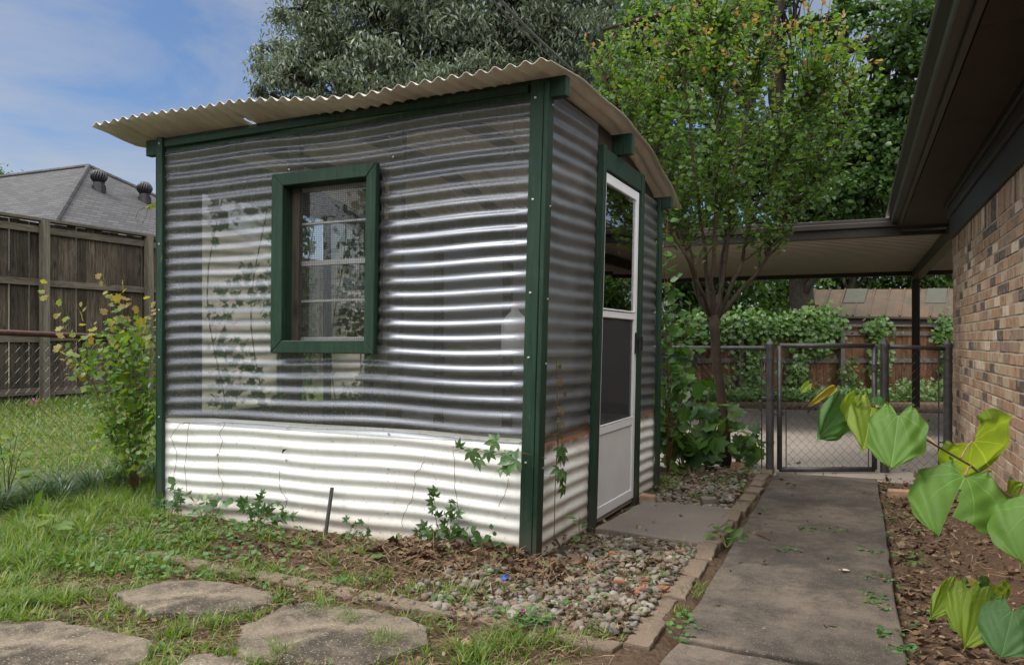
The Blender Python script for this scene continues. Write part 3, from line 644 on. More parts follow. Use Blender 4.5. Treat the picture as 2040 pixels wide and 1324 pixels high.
# metal stake
a = gw(-1.215, -.10, -.03); b = gw(-1.195, -.06, .285)
m = MB(); m.tube([a, b], .011, 8); tag(m.build('metal_stake', GALV, None, a), 'short rusty pipe stake leaning on the white tin wall', 'stake')

# ---------------------------------------------------------------- brick house
HX = .79; HY = 8.05
house = thing('brick_house', 'low brick house with dark brown eaves and gutter along the right', 'house', (HX, HY, 0))
m = MB(); m.box((HX + .0035, -3, -.05), (HX + 6, HY - .0035, 2.06)); wall = m.build('wall', MORTAR, house)
m = MB(); bh, bl_, jt = .0575, .193, .0105; row = 0; z = .02
def brk(m, x0, y0, z0, x1, y1, z1):
    j = random.gauss(0, .0014); k = random.gauss(0, .0012)
    m.box((x0 + j, y0 + k, z0), (x1, y1 + k, z1))
while z < 1.83:
    y = HY - .002; first = True
    y -= (0 if row % 2 == 0 else .1)
    if row % 2: brk(m, HX, HY - .095, z, HX + .09, HY, z + bh)
    while y > 1.0:
        w = bl_ * random.uniform(.97, 1.02); brk(m, HX, y - w, z, HX + .05, y, z + bh); y -= w + jt
    x = HX + (.0525 if row % 2 == 0 else .11)
    while x < HX + 1.5:
        m.box((x, HY - .05, z), (x + bl_, HY + random.gauss(0, .001), z + bh)); x += bl_ + jt
    z += bh + jt; row += 1
y = HY - .004
while y > 1.0: brk(m, HX, y - bh, z, HX + .05, y, z + .155); y -= bh + jt
bo = m.build('brick_facing', BRICK, wall); bevel(bo, .0025)
m = MB(); m.box((HX - .022, -3, z + .158), (HX + .02, HY + .02, 2.345)); m.box((HX - .045, -3, 2.20), (HX - .0225, HY + .02, 2.345)); m.box((HX - .065, -3, 2.29), (HX - .0455, HY + .02, 2.345)); bevel(m.build('frieze_board', BROWN, house))
m = MB(); yy0 = -3.
for yb_ in (1.2, 3.6, 5.1, 6.6, 9.9): m.box((.445, yy0, 2.342), (HX + .3, yb_ - .003, 2.36)); yy0 = yb_
m.build('soffit', SOFFM, house)
m = MB(); m.box((.405, -3, 2.335), (.437, 9.98, 2.52)); bevel(m.build('fascia', BROWN, house))
m = MB(); prof = [(.404, 2.36), (.352, 2.36), (.345, 2.375), (.345, 2.42), (.330, 2.435), (.305, 2.455), (.298, 2.47), (.298, 2.49), (.303, 2.495), (.303, 2.488), (.306, 2.47), (.335, 2.44), (.350, 2.42), (.352, 2.375), (.404, 2.366)]
k = len(prof); vs = [(x, -3, z) for x, z in prof] + [(x, 10.0, z) for x, z in prof]
m.add(vs, [(i, (i + 1) % k, k + (i + 1) % k, k + i) for i in range(k)] + [tuple(range(k, 2 * k))]); m.build('gutter', BROWN, house)
m = MB(); m.add([(.34, -3, 2.53), (.34, 10.0, 2.53), (7, 10.0, 5.2), (7, -3, 5.2), (.34, -3, 2.545), (.34, 10, 2.545), (7, 10, 5.23), (7, -3, 5.23)], [(0, 1, 2, 3), (7, 6, 5, 4), (0, 4, 5, 1), (1, 5, 6, 2), (2, 6, 7, 3), (3, 7, 4, 0)]); m.build('roof', SHIN, house)

# carport
cp = thing('carport', 'flat carport of cream ribbed steel on dark brown beams behind the house', 'carport', (.9, 15.5, 0))
CY0, CY1, CX0, CX1 = 9.45, 14.9, -4.6, 5.0
ny_ = int((CY1 - CY0) / .02); V = []; F = []
for j in range(ny_ + 1):
    y = CY0 + .1 + (CY1 - CY0 - .12) * j / ny_; p = (y / .155) % 1; h = .040 if p < .35 else (0 if .45 < p < .9 else .02)
    V += [(CX0, y, 2.285 + h), (CX1, y, 2.285 + h)]
for j in range(ny_): F.append((2 * j, 2 * j + 1, 2 * j + 3, 2 * j + 2))
m = MB(); m.v = V; m.f = F; o = m.build('roof_panel', CARP, cp); o.modifiers.new('t', 'SOLIDIFY').thickness = .004
m = MB(); yq = CY0 + .17
while yq < CY1 - .05: m.box((CX0 + .01, yq, 2.2805), (CX1 - .01, yq + .030, 2.2838)); yq += .155
m.build('rib_shade', m_plain('grey_brown_rib_shade', (.11, .095, .08), (.09, .078, .065)), cp)  # dark strips stand in for the shadow gaps between the ribs
def cbox(a, b, name='beam'): m = MB(); m.box(a, b); bevel(m.build(name, BROWN, cp), .004)
cbox((CX0, CY0 - .02, 2.235), (.44, CY0 + .04, 2.43), 'fascia'); cbox((CX0, CY0 - .07, 2.33), (.44, CY0 - .021, 2.385), 'gutter'); cbox((CX0, CY0 + .041, 2.24), (CX1, CY0 + .1, 2.284))
cbox((CX0, CY1 - .02, 2.21), (CX1, CY1 + .08, 2.34), 'beam'); cbox((.86, 8.1, 2.13), (.98, CY1 - .021, 2.28), 'beam')
cbox((.86, CY1 - .02, 0), (.98, CY1 + .08, 2.209), 'post'); cbox((-4.5, CY1 - .02, 0), (-4.4, CY1 + .08, 2.209), 'post')

# ---------------------------------------------------------------- chain link
def chain(p, q, z0, z1, d=.072, r=.0017, n=3):
    """woven wire fabric between ground points p and q"""
    p = Vector(p); q = Vector(q); L_ = (q - p).length; u = (q - p) / L_; w = Vector((-u.y, u.x)); m = MB(); k = 0; s = 0.
    while s < L_:
        pts = []; z = z0; i = 0
        while z <= z1 + 1e-6:
            o = (d / 2 if (i + k) % 2 else 0) ; e = .0022 * (1 if i % 2 else -1)
            c = p + u * min(s + (d / 2 if i % 2 else 0), L_) + w * e; pts.append((c.x, c.y, z)); z += d / 2; i += 1
        m.tube(pts, r, n, False)
        pts = []; z = z0; i = 0
        while z <= z1 + 1e-6:
            e = -.0022 * (1 if i % 2 else -1); c = p + u * min(s + (d / 2 if i % 2 else d), L_) + w * e; pts.append((c.x, c.y, z)); z += d / 2; i += 1
        m.tube(pts, r, n, False); s += d
    return m
def acorn(x, y, z, r): return [(r, z - .03), (r * 1.15, z - .03), (r * 1.15, z + .005), (r * .8, z + .02), (r * .3, z + .045), (.001, z + .055)]
# left fence
LX = -5.3
lf = thing('chain_link_fence', 'chain link fence with a rusty red top pipe across the sunny lawn', 'fence', (LX, 4.5, 0))
m = MB(); m.tube([(LX + .08, 1.4, 1.18), (LX, 3.4, 1.165), (LX, 4.8, 1.12), (LX, 7.5, 1.09)], .021, 12); m.build('top_rail', RUSTY, lf, smooth=True)
m = chain((LX, 1.9), (LX, 7.4), .02, 1.12); m.build('wire_fabric', GALVL, lf)
for y in (1.6, 6.5): m = MB(); m.tube([(LX, y, -.1), (LX, y, 1.15)], .025, 10); m.build('post', GALV, lf)
# right fence and gate
A = Vector((-.66, 6.91)); C_ = Vector((.70, 7.50)); B = Vector(Wp(1762, 0, 6.62)[:2]); g0 = Vector(Wp(1553, 0, 6.60)[:2]); g1 = Vector(Wp(1742, 0, 6.61)[:2]); D_ = Vector((-3.9, 8.3))
rf = thing('chain_link_fence', 'dark steel chain link fence with pointed post caps either side of the gate', 'fence', (A.x, A.y, 0))
def fpost(p, r, name, top=1.075, cap=True):
    m = MB(); m.tube([(p.x, p.y, -.1), (p.x, p.y, top - .03)], r, 14)
    o = m.build(name, GALV, rf, smooth=False)
    if cap:
        m = MB(); m.lathe([(a, b) for a, b in acorn(0, 0, top, r)], (p.x, p.y, 0), 14); m.build('post_cap', GALV, o, smooth=False)
    for z in (.25, .62, .95):
        m = MB(); m.lathe([(r, z), (r + .004, z), (r + .004, z + .02), (r, z + .02)], (p.x, p.y, 0), 14); m.build('band', GALV, o)
fpost(A, .032, 'post'); fpost(B, .034, 'post'); fpost(C_, .034, 'post'); fpost(D_, .03, 'post')
m = MB(); m.tube([(A.x, A.y, 1.045), (D_.x, D_.y, 1.04)], .019, 10); m.tube([(B.x, B.y, 1.06), (C_.x, C_.y, 1.04)], .019, 10); m.build('top_rail', GALV, rf, smooth=True)
chain(A, D_, .03, 1.04).build('wire_fabric', GALV, rf); chain(B, C_, .03, 1.04).build('wire_fabric', GALV, rf)
m = MB()
for P, Q in ((A, D_), (C_, B)):
    u = (Q - P).normalized(); c = P + u * .075; m.tube([(c.x, c.y, .03), (c.x, c.y, 1.03)], .006, 6)
    for z in (.25, .62, .95): m.tube([(P.x, P.y, z + .01), (c.x, c.y, z + .01)], .006, 6)
m.build('tension_bar', GALV, rf)
gt = thing('chain_link_gate', 'closed chain link gate with a rounded steel frame at the end of the walkway', 'gate', (g0.x, g0.y, 0))
m = MB(); zt, zb = 1.065, .035
m.tube([(g0.x, g0.y, zb), (g0.x, g0.y, zt)], .021, 12); m.tube([(g1.x, g1.y, zb), (g1.x, g1.y, zt)], .021, 12)
for z in (zb, zt): m.tube([(g0.x, g0.y, z), (g1.x, g1.y, z)], .021, 12)
m.build('gate_frame', GALV, gt, smooth=True)
u = (g1 - g0).normalized(); chain(g0 + u * .04, g1 - u * .04, .05, 1.05).build('wire_fabric', GALV, gt)
m = MB(); e = g0 + u * .055; m.tube([(e.x, e.y, .05), (e.x, e.y, 1.04)], .005, 6); e = g1 - u * .05; m.tube([(e.x, e.y, .05), (e.x, e.y, .62)], .005, 6); m.build('tension_bar', GALV, gt)
for z in (.2, .88):
    m = MB(); m.tube([(g1.x, g1.y, z), (B.x, B.y, z)], .012, 8); m.tube([(g1.x, g1.y, z - .03), (g1.x, g1.y, z + .03)], .027, 10); m.build('hinge', GALV, gt)
m = MB(); m.tube([(A.x, A.y, .50), (g0.x + .03, g0.y + .01, .50)], .010, 8); m.tube([(g0.x, g0.y, .48), (g0.x, g0.y, .53)], .026, 10); m.build('latch', GALV, gt)

# ---------------------------------------------------------------- wooden fences
def board_fence(name, label, p, q, z0f, z1, mp, mr, posts, rails, face, pw=.14, cap=True):
    p = Vector(p); q = Vector(q); L_ = (q - p).length; u = (q - p) / L_; w = Vector((-u.y, u.x)) * face
    t = thing(name, label, 'fence', (p.x, p.y, 0)); ang = math.atan2(u.y, u.x)
    bays = [0] + posts + [L_]
    for a, b in zip(bays, bays[1:]):
        m = MB(); s = a
        while s < b - .02:
            wd = min(pw * random.uniform(.95, 1.03), b - s) - random.uniform(.004, .009); c = p + u * (s + wd / 2) + w * random.uniform(-.006, .006)
            top = z1 + random.gauss(0, .006); m.beam((c.x, c.y, z0f), (c.x + random.gauss(0, .002), c.y, top), wd, .016, (-w.x, -w.y, 0)); s += pw
        m.build('picket_panel', mp, t)
        for r in rails:
            m = MB(); P, Q = p + u * (a + .0) + w * .03, p + u * (b - .0) + w * .03; zz = r + random.gauss(0, .01); m.beam((P.x, P.y, zz), (Q.x, Q.y, zz + random.gauss(0, .01)), .04, .09); m.build('rail', mr, t)
    for s in posts:
        m = MB(); P = p + u * s + w * .10; m.beam((P.x, P.y, -.2), (P.x, P.y, z1 + .02), .095, .095, (u.x, u.y, 0)); m.build('post', mr if mr != GREYR else PST, t)
    if cap: m = MB(); P, Q = p + w * .03, q + w * .03; m.beam((P.x, P.y, z1 + .03), (Q.x, Q.y, z1 + .03), .15, .035); m.build('cap_board', mr, t)
    return t
PST = m_wood('weathered_post_wood', (.085, .075, .058), (.19, .165, .13), 'Z', vary=.2)
yp = [Y - 2.0 for Y in (7.32, 9.05, 10.9, 13.2)]
board_fence('privacy_fence', 'tall grey weathered board fence with four rails behind the sunny lawn', (-10.2, 2.0), (-10.2, 18), .28, 2.72, GREYW, GREYR, yp, (.42, 1.16, 1.90, 2.62), -1)
# rear cedar fence
P0 = Wp(1180, 0, 15.5)[:2]; P1 = Wp(2360, 0, 17.4)[:2]; LL = math.hypot(P1[0] - P0[0], P1[1] - P0[1])
def onrear(px): return LL * (px - 1180) / 1180 * .97
board_fence('cedar_fence', 'red brown cedar fence overgrown with ivy beyond the driveway', P0, P1, .0, 1.40, REDW, GREYX, [onrear(1455), onrear(1653), onrear(1900)], (.72, 1.25), -1)
# unseen fence added behind the camera to block bright horizon in reflections
board_fence('reflection_fence', 'plain board fence added unseen behind the camera for reflections', (-12, -7), (6, -7), 0, 1.8, GREYW, GREYR, [3, 6, 9, 12, 15], (.4, 1.5), 1)

# ---------------------------------------------------------------- shed behind the cedar fence
sp = Wp(1745, 0, 18)
sh = thing('garden_shed', 'low shed with a mossy brown ribbed metal roof beyond the cedar fence', 'shed', (sp[0], sp[1], 0))
e0, e1 = Vector(Wp(1592, 628, 18.6)), Vector(Wp(2050, 634, 19.4)); r0, r1 = Vector(Wp(1612, 577, 20.2)), Vector(Wp(2050, 574, 21.0))
th_ = Vector((0, 0, .05)); m = MB(); m.add([e0, e1, r1, r0, e0 - th_, e1 - th_, r1 - th_, r0 - th_], [(0, 1, 2, 3), (7, 6, 5, 4), (0, 4, 5, 1), (1, 5, 6, 2), (2, 6, 7, 3), (3, 7, 4, 0)])
b0 = r0 + (r0 - e0) * 1.0; b1 = r1 + (r1 - e1) * 1.0; b0.z = e0.z; b1.z = e1.z; m.add([r0, r1, b1, b0], [(0, 1, 2, 3)])
rfo = m.build('roof', OLDROOF, sh)
for i in range(15):
    t = (i + .4) / 15; m = MB(); m.beam(e0.lerp(e1, t) + Vector((0, 0, .012)), r0.lerp(r1, t) + Vector((0, 0, .012)), .035, .045); m.build('seam', OLDROOF, rfo)
for t0, t1 in ((.17, .26), (.53, .62)):
    m = MB(); a_, b_ = e0.lerp(e1, t0), e0.lerp(e1, t1); c_, d_ = r0.lerp(r1, t0), r0.lerp(r1, t1); q = [a_.lerp(c_, .42), b_.lerp(d_, .42), b_.lerp(d_, .95), a_.lerp(c_, .95)]
    up = Vector((0, 0, .05)); m.add([x + up for x in q] + list(q), [(0, 1, 2, 3), (0, 4, 5, 1), (1, 5, 6, 2), (2, 6, 7, 3), (3, 7, 4, 0)]); m.build('skylight', m_plain('mossy_grey_patch', (.058, .055, .038), (.04, .04, .028), 4), rfo)
m = MB(); w0, w1 = e0 + (r0 - e0) * .12, e1 + (r1 - e1) * .12; v0, v1 = b0 + (r0 - b0) * .12, b1 + (r1 - b1) * .12
m.add([(w0.x, w0.y, 0), (w1.x, w1.y, 0), (v1.x, v1.y, 0), (v0.x, v0.y, 0), (w0.x, w0.y, e0.z + .05), (w1.x, w1.y, e1.z + .05), (v1.x, v1.y, e1.z + .05), (v0.x, v0.y, e0.z + .05), (r0.x, r0.y, r0.z - .06)],
      [(0, 1, 5, 4), (1, 2, 6, 5), (2, 3, 7, 6), (3, 0, 4, 7), (4, 8, 7)]); m.build('wall', m_plain('dark_shed_board', (.07, .055, .045), (.05, .04, .035)), sh)

# ---------------------------------------------------------------- neighbour's house with hip roof
dA = 22.; Ap = Vector(Wp(176, 332, dA)); pit = .60; EZ = 2.4; run = (Ap.z - EZ) / pit
nh = thing('neighbour_house', 'house with a grey shingle hip roof beyond the tall board fence', 'house', (Ap.x, Ap.y, 0))
rl = Ap + Vector((-16, 0, 0)); cf = Vector((Ap.x + run, Ap.y - run, EZ)); cb = Vector((Ap.x + run, Ap.y + run, EZ)); lf_ = Vector((rl.x - run, Ap.y - run, EZ)); lb = Vector((rl.x - run, Ap.y + run, EZ))
m = MB(); m.add([Ap, rl, lf_, cf, cb, lb], [(1, 2, 3, 0), (0, 3, 4), (0, 4, 5, 1), (1, 5, 2), (2, 5, 4, 3)]); nr = m.build('roof', SHIN, nh)
m = MB(); m.tube([Ap + Vector((0, 0, .02)), cf + Vector((0, 0, .02))], .07, 6); m.tube([Ap + Vector((0, 0, .02)), cb + Vector((0, 0, .02))], .06, 6); m.tube([Ap + Vector((0, 0, .02)), rl + Vector((0, 0, .02))], .06, 6); m.build('ridge_cap', SHIN, nr)
m = MB(); m.box((rl.x - run + .5, Ap.y - run + .5, 0), (Ap.x + run - .5, Ap.y + run - .5, EZ - .005)); m.build('wall', CREAMS, nh)
def ray_plane(px, py, P, n_):
    o = Vector((0, 0, CAM_H)); d = Vector(Wp(px, py, 1.)) - o; t = (P - o).dot(n_) / d.dot(n_); return o + d * t
ne = (cf - Ap).cross(cb - Ap).normalized()
for px, py in ((197, 379), (288, 401)):
    b_ = ray_plane(px, py, Ap, ne); m = MB(); m.lathe([(.17, -.15), (.17, .12), (.14, .13), (.14, .20)], b_, 18); v_ = m.build('turbine_vent', TURB, nr)
    m = MB()
    for k in range(18):
        th = 2 * math.pi * k / 18; pts = []
        for j in range(7):
            ph = math.pi * j / 6; r_ = .08 + .11 * math.sin(ph); a_ = th + .5 * j / 6; pts.append((b_.x + r_ * math.cos(a_), b_.y + r_ * math.sin(a_), b_.z + .19 + .32 * j / 6))
        m.tube(pts, .022, 4)
    m.lathe([(.10, .19), (.16, .3), (.16, .4), (.12, .5), (.02, .54)], b_, 12); m.build('turbine_head', TURB, v_, smooth=True)

# wheelie bin
bp = Wp(1344, 0, 11.8)
bn = thing('wheelie_bin', 'black wheelie bin with a dark blue lid between the greenhouse and the crape myrtle', 'bin', (bp[0], bp[1], 0), 0)
m = MB(); x, y = bp[0], bp[1]; a_, b_ = .22, .29
m.add([(x - a_, y - a_, .05), (x + a_, y - a_, .05), (x + a_, y + a_, .05), (x - a_, y + a_, .05), (x - b_, y - b_, .86), (x + b_, y - b_, .86), (x + b_, y + b_, .86), (x - b_, y + b_, .86)], [(0, 3, 2, 1), (4, 5, 6, 7), (0, 1, 5, 4), (1, 2, 6, 5), (2, 3, 7, 6), (3, 0, 4, 7)])
bevel(m.build('body', m_plain('black_plastic', (.02, .02, .022), (.015, .015, .016), rough=.5), bn), .02)
m = MB(); m.box((x - .31, y - .31, .862), (x + .31, y + .31, .90)); m.box((x - .25, y - .25, .901), (x + .25, y + .25, .915)); bevel(m.build('lid', m_plain('blue_plastic', (.015, .02, .12), (.012, .018, .09), rough=.4), bn), .012)
for s in (-1, 1): m = MB(); m.tube([(x + s * .24, y + .22, .1), (x + s * .29, y + .22, .1)], .1, 14); m.build('wheel', m_plain('black_rubber', (.02, .02, .02), (.015, .015, .015)), bn)

# power cables
def cable(name, pts, r, label):
    m = MB(); m.tube(pts, r, 6); tag(m.build(name, WIREB if r < .012 else GALV, None, pts[0]), label, 'cable', 'overhead service cables above the roof')
cable('overhead_cable', [Wp(960, -22, 9), Wp(1040, 62, 11.2), Wp(1130, 145, 14.0)], .013, 'thin black overhead wire, lower left of the two above the roof')
cable('overhead_cable', [Wp(975, -22, 9.2), Wp(1055, 62, 11.4), Wp(1140, 140, 14.2)], .021, 'thicker grey twisted overhead cable, right of the two above the roof')

# ---------------------------------------------------------------- loose small things
def brickthing(px, py, L_, w, h, ang, label, mat=BRICK):
    p = Gp(px, py); m = MB(); m.box((-L_ / 2, -w / 2, -.004), (L_ / 2, w / 2, h)); o = m.build('brick', mat); o.location = (p[0], p[1], .002); o.rotation_euler = (.02, .01, ang); bevel(o, .006, 2)
    for v in o.data.vertices: v.co += Vector([random.gauss(0, .003) for _ in range(3)])
    tag(o, label, 'brick', 'loose bricks on the ground')
brickthing(1290, 1003, .10, .09, .06, .1, 'small orange brick beside the far door jamb')
brickthing(1378, 938, .19, .09, .055, -.2, 'dark red brick under the shrub beside the crape myrtle trunk')
brickthing(1470, 935, .12, .09, .06, .1, 'tan broken brick right of the crape myrtle trunk')
brickthing(1797, 992, .18, .09, .055, .05, 'brown brick in the mulch beside the far end of the walkway')
brickthing(1418, 1005, .14, .08, .05, .5, 'grey stone block among weeds beside the walkway edging', PAD)
TERRA = m_plain('terracotta', (.27, .095, .05), (.21, .075, .04), 10, .8, .3)
for i, (px, py, s, l) in enumerate(((1222, 1102, .05, 'terracotta shard next to the door pad'), (1232, 1160, .055, 'triangular terracotta shard in the middle of the gravel'),
        (1285, 1175, .09, 'largest flat terracotta shard in the gravel'), (1322, 1170, .06, 'terracotta shard nearest the walkway edging'), (1285, 1155, .04, 'smallest terracotta shard, behind the largest one'))):
    p = Gp(px, py, .05); k = 6; an = sorted(random.random() * 6.28 for _ in range(k)); m = MB()
    t_ = [(s * .5 * math.cos(a) * random.uniform(.8, 1.2), s * .45 * math.sin(a), 0) for a in an]
    m.add([(x, y, .0) for x, y, z in t_] + [(x, y, .008) for x, y, z in t_] , [tuple(range(k))[::-1], tuple(range(k, 2 * k))] + [(i_, (i_ + 1) % k, k + (i_ + 1) % k, k + i_) for i_ in range(k)])
    o = m.build('terracotta_shard', TERRA); o.location = (p[0], p[1], .050); o.rotation_euler = (random.uniform(-.2, .3), random.uniform(-.2, .2), 0); tag(o, l, 'shard', 'terracotta shards in the gravel')
p = Gp(995, 1157, .03); m = MB(); m.add([(0, 0, 0), (.03, .004, .01), (.035, .03, .02), (.008, .028, .012), (.018, .015, .03)], [(0, 1, 4), (1, 2, 4), (2, 3, 4), (3, 0, 4)])
o = m.build('plastic_scrap', m_plain('bright_blue_plastic', (.02, .10, .5), (.02, .08, .4))); o.location = p; tag(o, 'bright blue plastic scrap in the leaf litter', 'litter')
m = MB(); a_, b_ = Gp(1508, 1063, .04), Gp(1534, 1075, .04); m.tube([a_, ((a_[0] + b_[0]) / 2, (a_[1] + b_[1]) / 2, .046), b_], .004, 6); tag(m.build('twig', STEM, None, a_), 'short dark twig lying on the walkway', 'twig')
m = MB(); p = Gp(1682, 1136, .04); m.lathe([(.008, 0), (.011, .004), (.006, .008)], p, 8); m.v = [(p[0] + (x - p[0]) * 2.2, y, z) for x, y, z in m.v]; tag(m.build('pebble', m_plain('pale_stone', (.5, .45, .38), (.4, .36, .3)), None, p), 'single pale pebble lying on the walkway', 'pebble')
m = MB(); a_ = gw(.05, .10, .02); m.tube([gw(.09, .10, .10), gw(.16, .05, .05), gw(.25, -.02, .02)], .007, 6); tag(m.build('twig', BARK, None, a_), 'dark stick leaning at the foot of the green corner post', 'twig')

# ---------------------------------------------------------------- gravel, litter, grass
def ico():
    bm = bmesh.new(); bmesh.ops.create_icosphere(bm, subdivisions=2, radius=1); v = np.array([x.co[:] for x in bm.verts]); f = np.array([[q.index for q in x.verts] for x in bm.faces]); bm.free(); return v, f
IV, IF = ico()
PEB = m_leaf('river_pebble', [(.13, .11, .09), (.21, .185, .155), (.09, .074, .060), (.26, .235, .20), (.15, .105, .075), (.145, .135, .12), (.20, .15, .10), (.065, .055, .047), (.31, .29, .255)], 0, .75, .3)
def dens_pick(n, x0, x1, y0, y1, fn):
    p = np.stack([rng.uniform(x0, x1, n), rng.uniform(y0, y1, n)], 1); return p[rng.random(n) < fn(p[:, 0], p[:, 1])]
def sm(a, b, x): t = np.clip((x - a) / (b - a), 0, 1); return t * t * (3 - 2 * t)
def nz2(x, y, s=1.): return .5 + .25 * np.sin(3.1 * s * x + 1.7 * np.sin(2.3 * s * y)) + .25 * np.sin(4.3 * s * y + 1.1 + 1.3 * np.sin(3.7 * s * x))
def inpoly(x, y, poly):
    r = np.zeros(x.shape, bool); k = len(poly)
    for i in range(k):
        (x1, y1), (x2, y2) = poly[i], poly[(i + 1) % k]
        c = ((y1 > y) != (y2 > y)) & (x < (x2 - x1) * (y - y1) / (y2 - y1 + 1e-12) + x1); r ^= c
    return r
def shrink(poly, k): c = np.mean(poly, 0); return [tuple(c + (np.array(q) - c) * k) for q in poly]
STN = [shrink(p, .93) for p, _ in SS]
def free(x, y):
    r = np.ones(x.shape, bool)
    for p in STN: r &= ~inpoly(x, y, p)
    r &= ~((x > -.63) & (x < .17) & (y < 6.85)); r &= ~((x > -1.34) & (x < -.72) & (y > 4.30) & (y < 5.17))
    r &= ~((x > -4.05) & (x < -1.47) & (y > 3.64) & (y < 6.1)); r &= ~((x > -.75) & (x < -.65) & (y > 2.75) & (y < 6.8)); return r
def gfn(x, y):
    wallx = -1.40 + .05 * (y - 3.6)
    a = (x > wallx + .02) & (x < -.74) & (y > 2.82) & (y < 6.9)
    b = (x > -1.9) & (x < -1.40) & (y > 2.8) & (y < 3.40)
    core = a * np.where(y < 4.4, .80, .55 * sm(6.4, 5.3, y) + .08) + b * sm(-1.95, -1.35, x) * .6
    return core * free(x, y) * np.where(nz2(x, y, 3) > .42, 1, .5)
pp = dens_pick(17000, -1.95, -.7, 2.8, 6.9, gfn); k = len(pp); sz = rng.gamma(4, .0036, k) + .006; sz = np.clip(sz * .74, .005, .025)
variants = []
for q in range(4):
    vv = IV * (1 + .22 * np.sin(IV @ rng.normal(size=3) * 2.2 + q)[:, None] + .12 * np.sin(IV @ rng.normal(size=3) * 4.5)[:, None]) + rng.normal(size=(len(IV), 3)) * .02; ix = np.arange(k) % 4 == q
    s3 = sz[ix][:, None] * np.stack([rng.uniform(.85, 1.3, ix.sum()), rng.uniform(.8, 1.1, ix.sum()), rng.uniform(.45, .75, ix.sum())], 1)
    P = np.concatenate([pp[ix], (gz(pp[ix][:, 0], pp[ix][:, 1]) + sz[ix] * .35 + rng.uniform(0, .022, ix.sum()))[:, None]], 1)
    variants.append(inst(vv, IF, P, rdir(ix.sum()) * [1, 1, .25], [0, 0, 1] + rng.normal(size=(ix.sum(), 3)) * .35, s3))
tag(npmesh('gravel', *join(variants), PEB, smooth=True), 'river pebbles spread beside the greenhouse door', 'gravel', kind='stuff')

# dead leaves
LT = ([(0, 0, 0), (-.16, .2, .05), (-.30, .42, .16), (-.14, .5, .05), (-.22, .75, .12), (0, 1, .1), (.2, .78, .14), (.15, .52, .03), (.33, .4, .15), (.17, .18, .06), (0, .5, -.03)],
      [(0, 10, 1), (1, 10, 2), (2, 10, 3), (3, 10, 4), (4, 10, 5), (5, 10, 6), (6, 10, 7), (7, 10, 8), (8, 10, 9), (9, 10, 0)])
def lfn(x, y):
    f = 0 * x
    f = np.maximum(f, .95 * sm(2.98, 3.2, y) * (y < 3.66) * (x > -3.9) * (x < -1.2))             # along the white wall
    f = np.maximum(f, .25 * (y < 3.1) * (y > 2.2) * (x < -1.2) * (x > -4) * nz2(x, y, 1.5))
    f = np.maximum(f, (.45 + .5 * nz2(x, y, 2)) * (1 - .6 * sm(.4, .6, x) * (y > 3)) * (x > .15) * (x < .8) * np.where(y > 3.6, .9, 1.))
    f = np.maximum(f, .42 * (x > -1.45) * (x < -.7) * (y > 2.75) * nz2(x, y, 3))
    f = np.maximum(f, .7 * (x > -1.7) * (x < -.7) * (y > 5.7)); f = np.maximum(f, .10 * (x < -2.2) * (y < 3.2))
    f = np.maximum(f, .8 * (x > -1.6) * (x < -1.2) * (y > 3.2) * (y < 3.8))
    return f * free(x, y)
def litter(n, box, fn, s0, s1, tmpl=LT, lift=.02, curl=.55):
    p = dens_pick(n, *box, fn); k = len(p); s = rng.uniform(s0, s1, k)
    P = np.concatenate([p, (gz(p[:, 0], p[:, 1]) + rng.uniform(.004, lift, k))[:, None]], 1); h = rdir(k) * [1, 1, .22]
    s3 = s[:, None] * np.stack([rng.uniform(.6, 1.2, k), np.ones(k), rng.uniform(-1.2, 2.4, k)], 1)
    return inst(tmpl[0], tmpl[1], P, h, np.array([0, 0, 1]) + rng.normal(size=(k, 3)) * curl, s3)
onp = litter(170, (-1.3, .15, 1.6, 6.7), lambda x, y: ((x > -.58) | ((y > 4.35) & (y < 5.1))) * 1.0 * np.where(np.abs(x + .2) > .22, 1, .35), .012, .045, LT, .006)
onp[0][:, 2] += .058
parts = [onp, litter(3200, (-1.5, -.72, 2.75, 4.35), lambda x, y: .75 * (nz2(x, y, 4) > .42) * free(x, y), .015, .045, LT, .05, .6), litter(14000, (-4.6, -.9, 1.6, 3.3), lambda x, y: .55 * free(x, y), .010, .035, OV, .02), litter(8500, (-4.0, .85, 1.2, 7.2), lfn, .025, .065), litter(22000, (-4.0, .85, 1.2, 7.2), lfn, .010, .032, OV), litter(800, (-2.2, -1.2, 3.3, 3.66), lambda x, y: .9 * free(x, y), .03, .09, LT, .05, .8),
         litter(420, (-1.6, .8, 6.9, 7.6), lambda x, y: .6 + 0 * x, .02, .05), litter(500, (-4, 1, 12, 14), lambda x, y: .8 + 0 * x, .04, .09),
         litter(900, (.16, .8, 1.8, 7.2), lambda x, y: .8 * sm(.7, .3, x) * (y < 4.2) + .1, .04, .09, LT, .03, .6)]
tag(npmesh('leaf_litter', *join(parts), LITTER), 'brown dead leaves strewn along the walls and beds', 'leaves', kind='stuff')
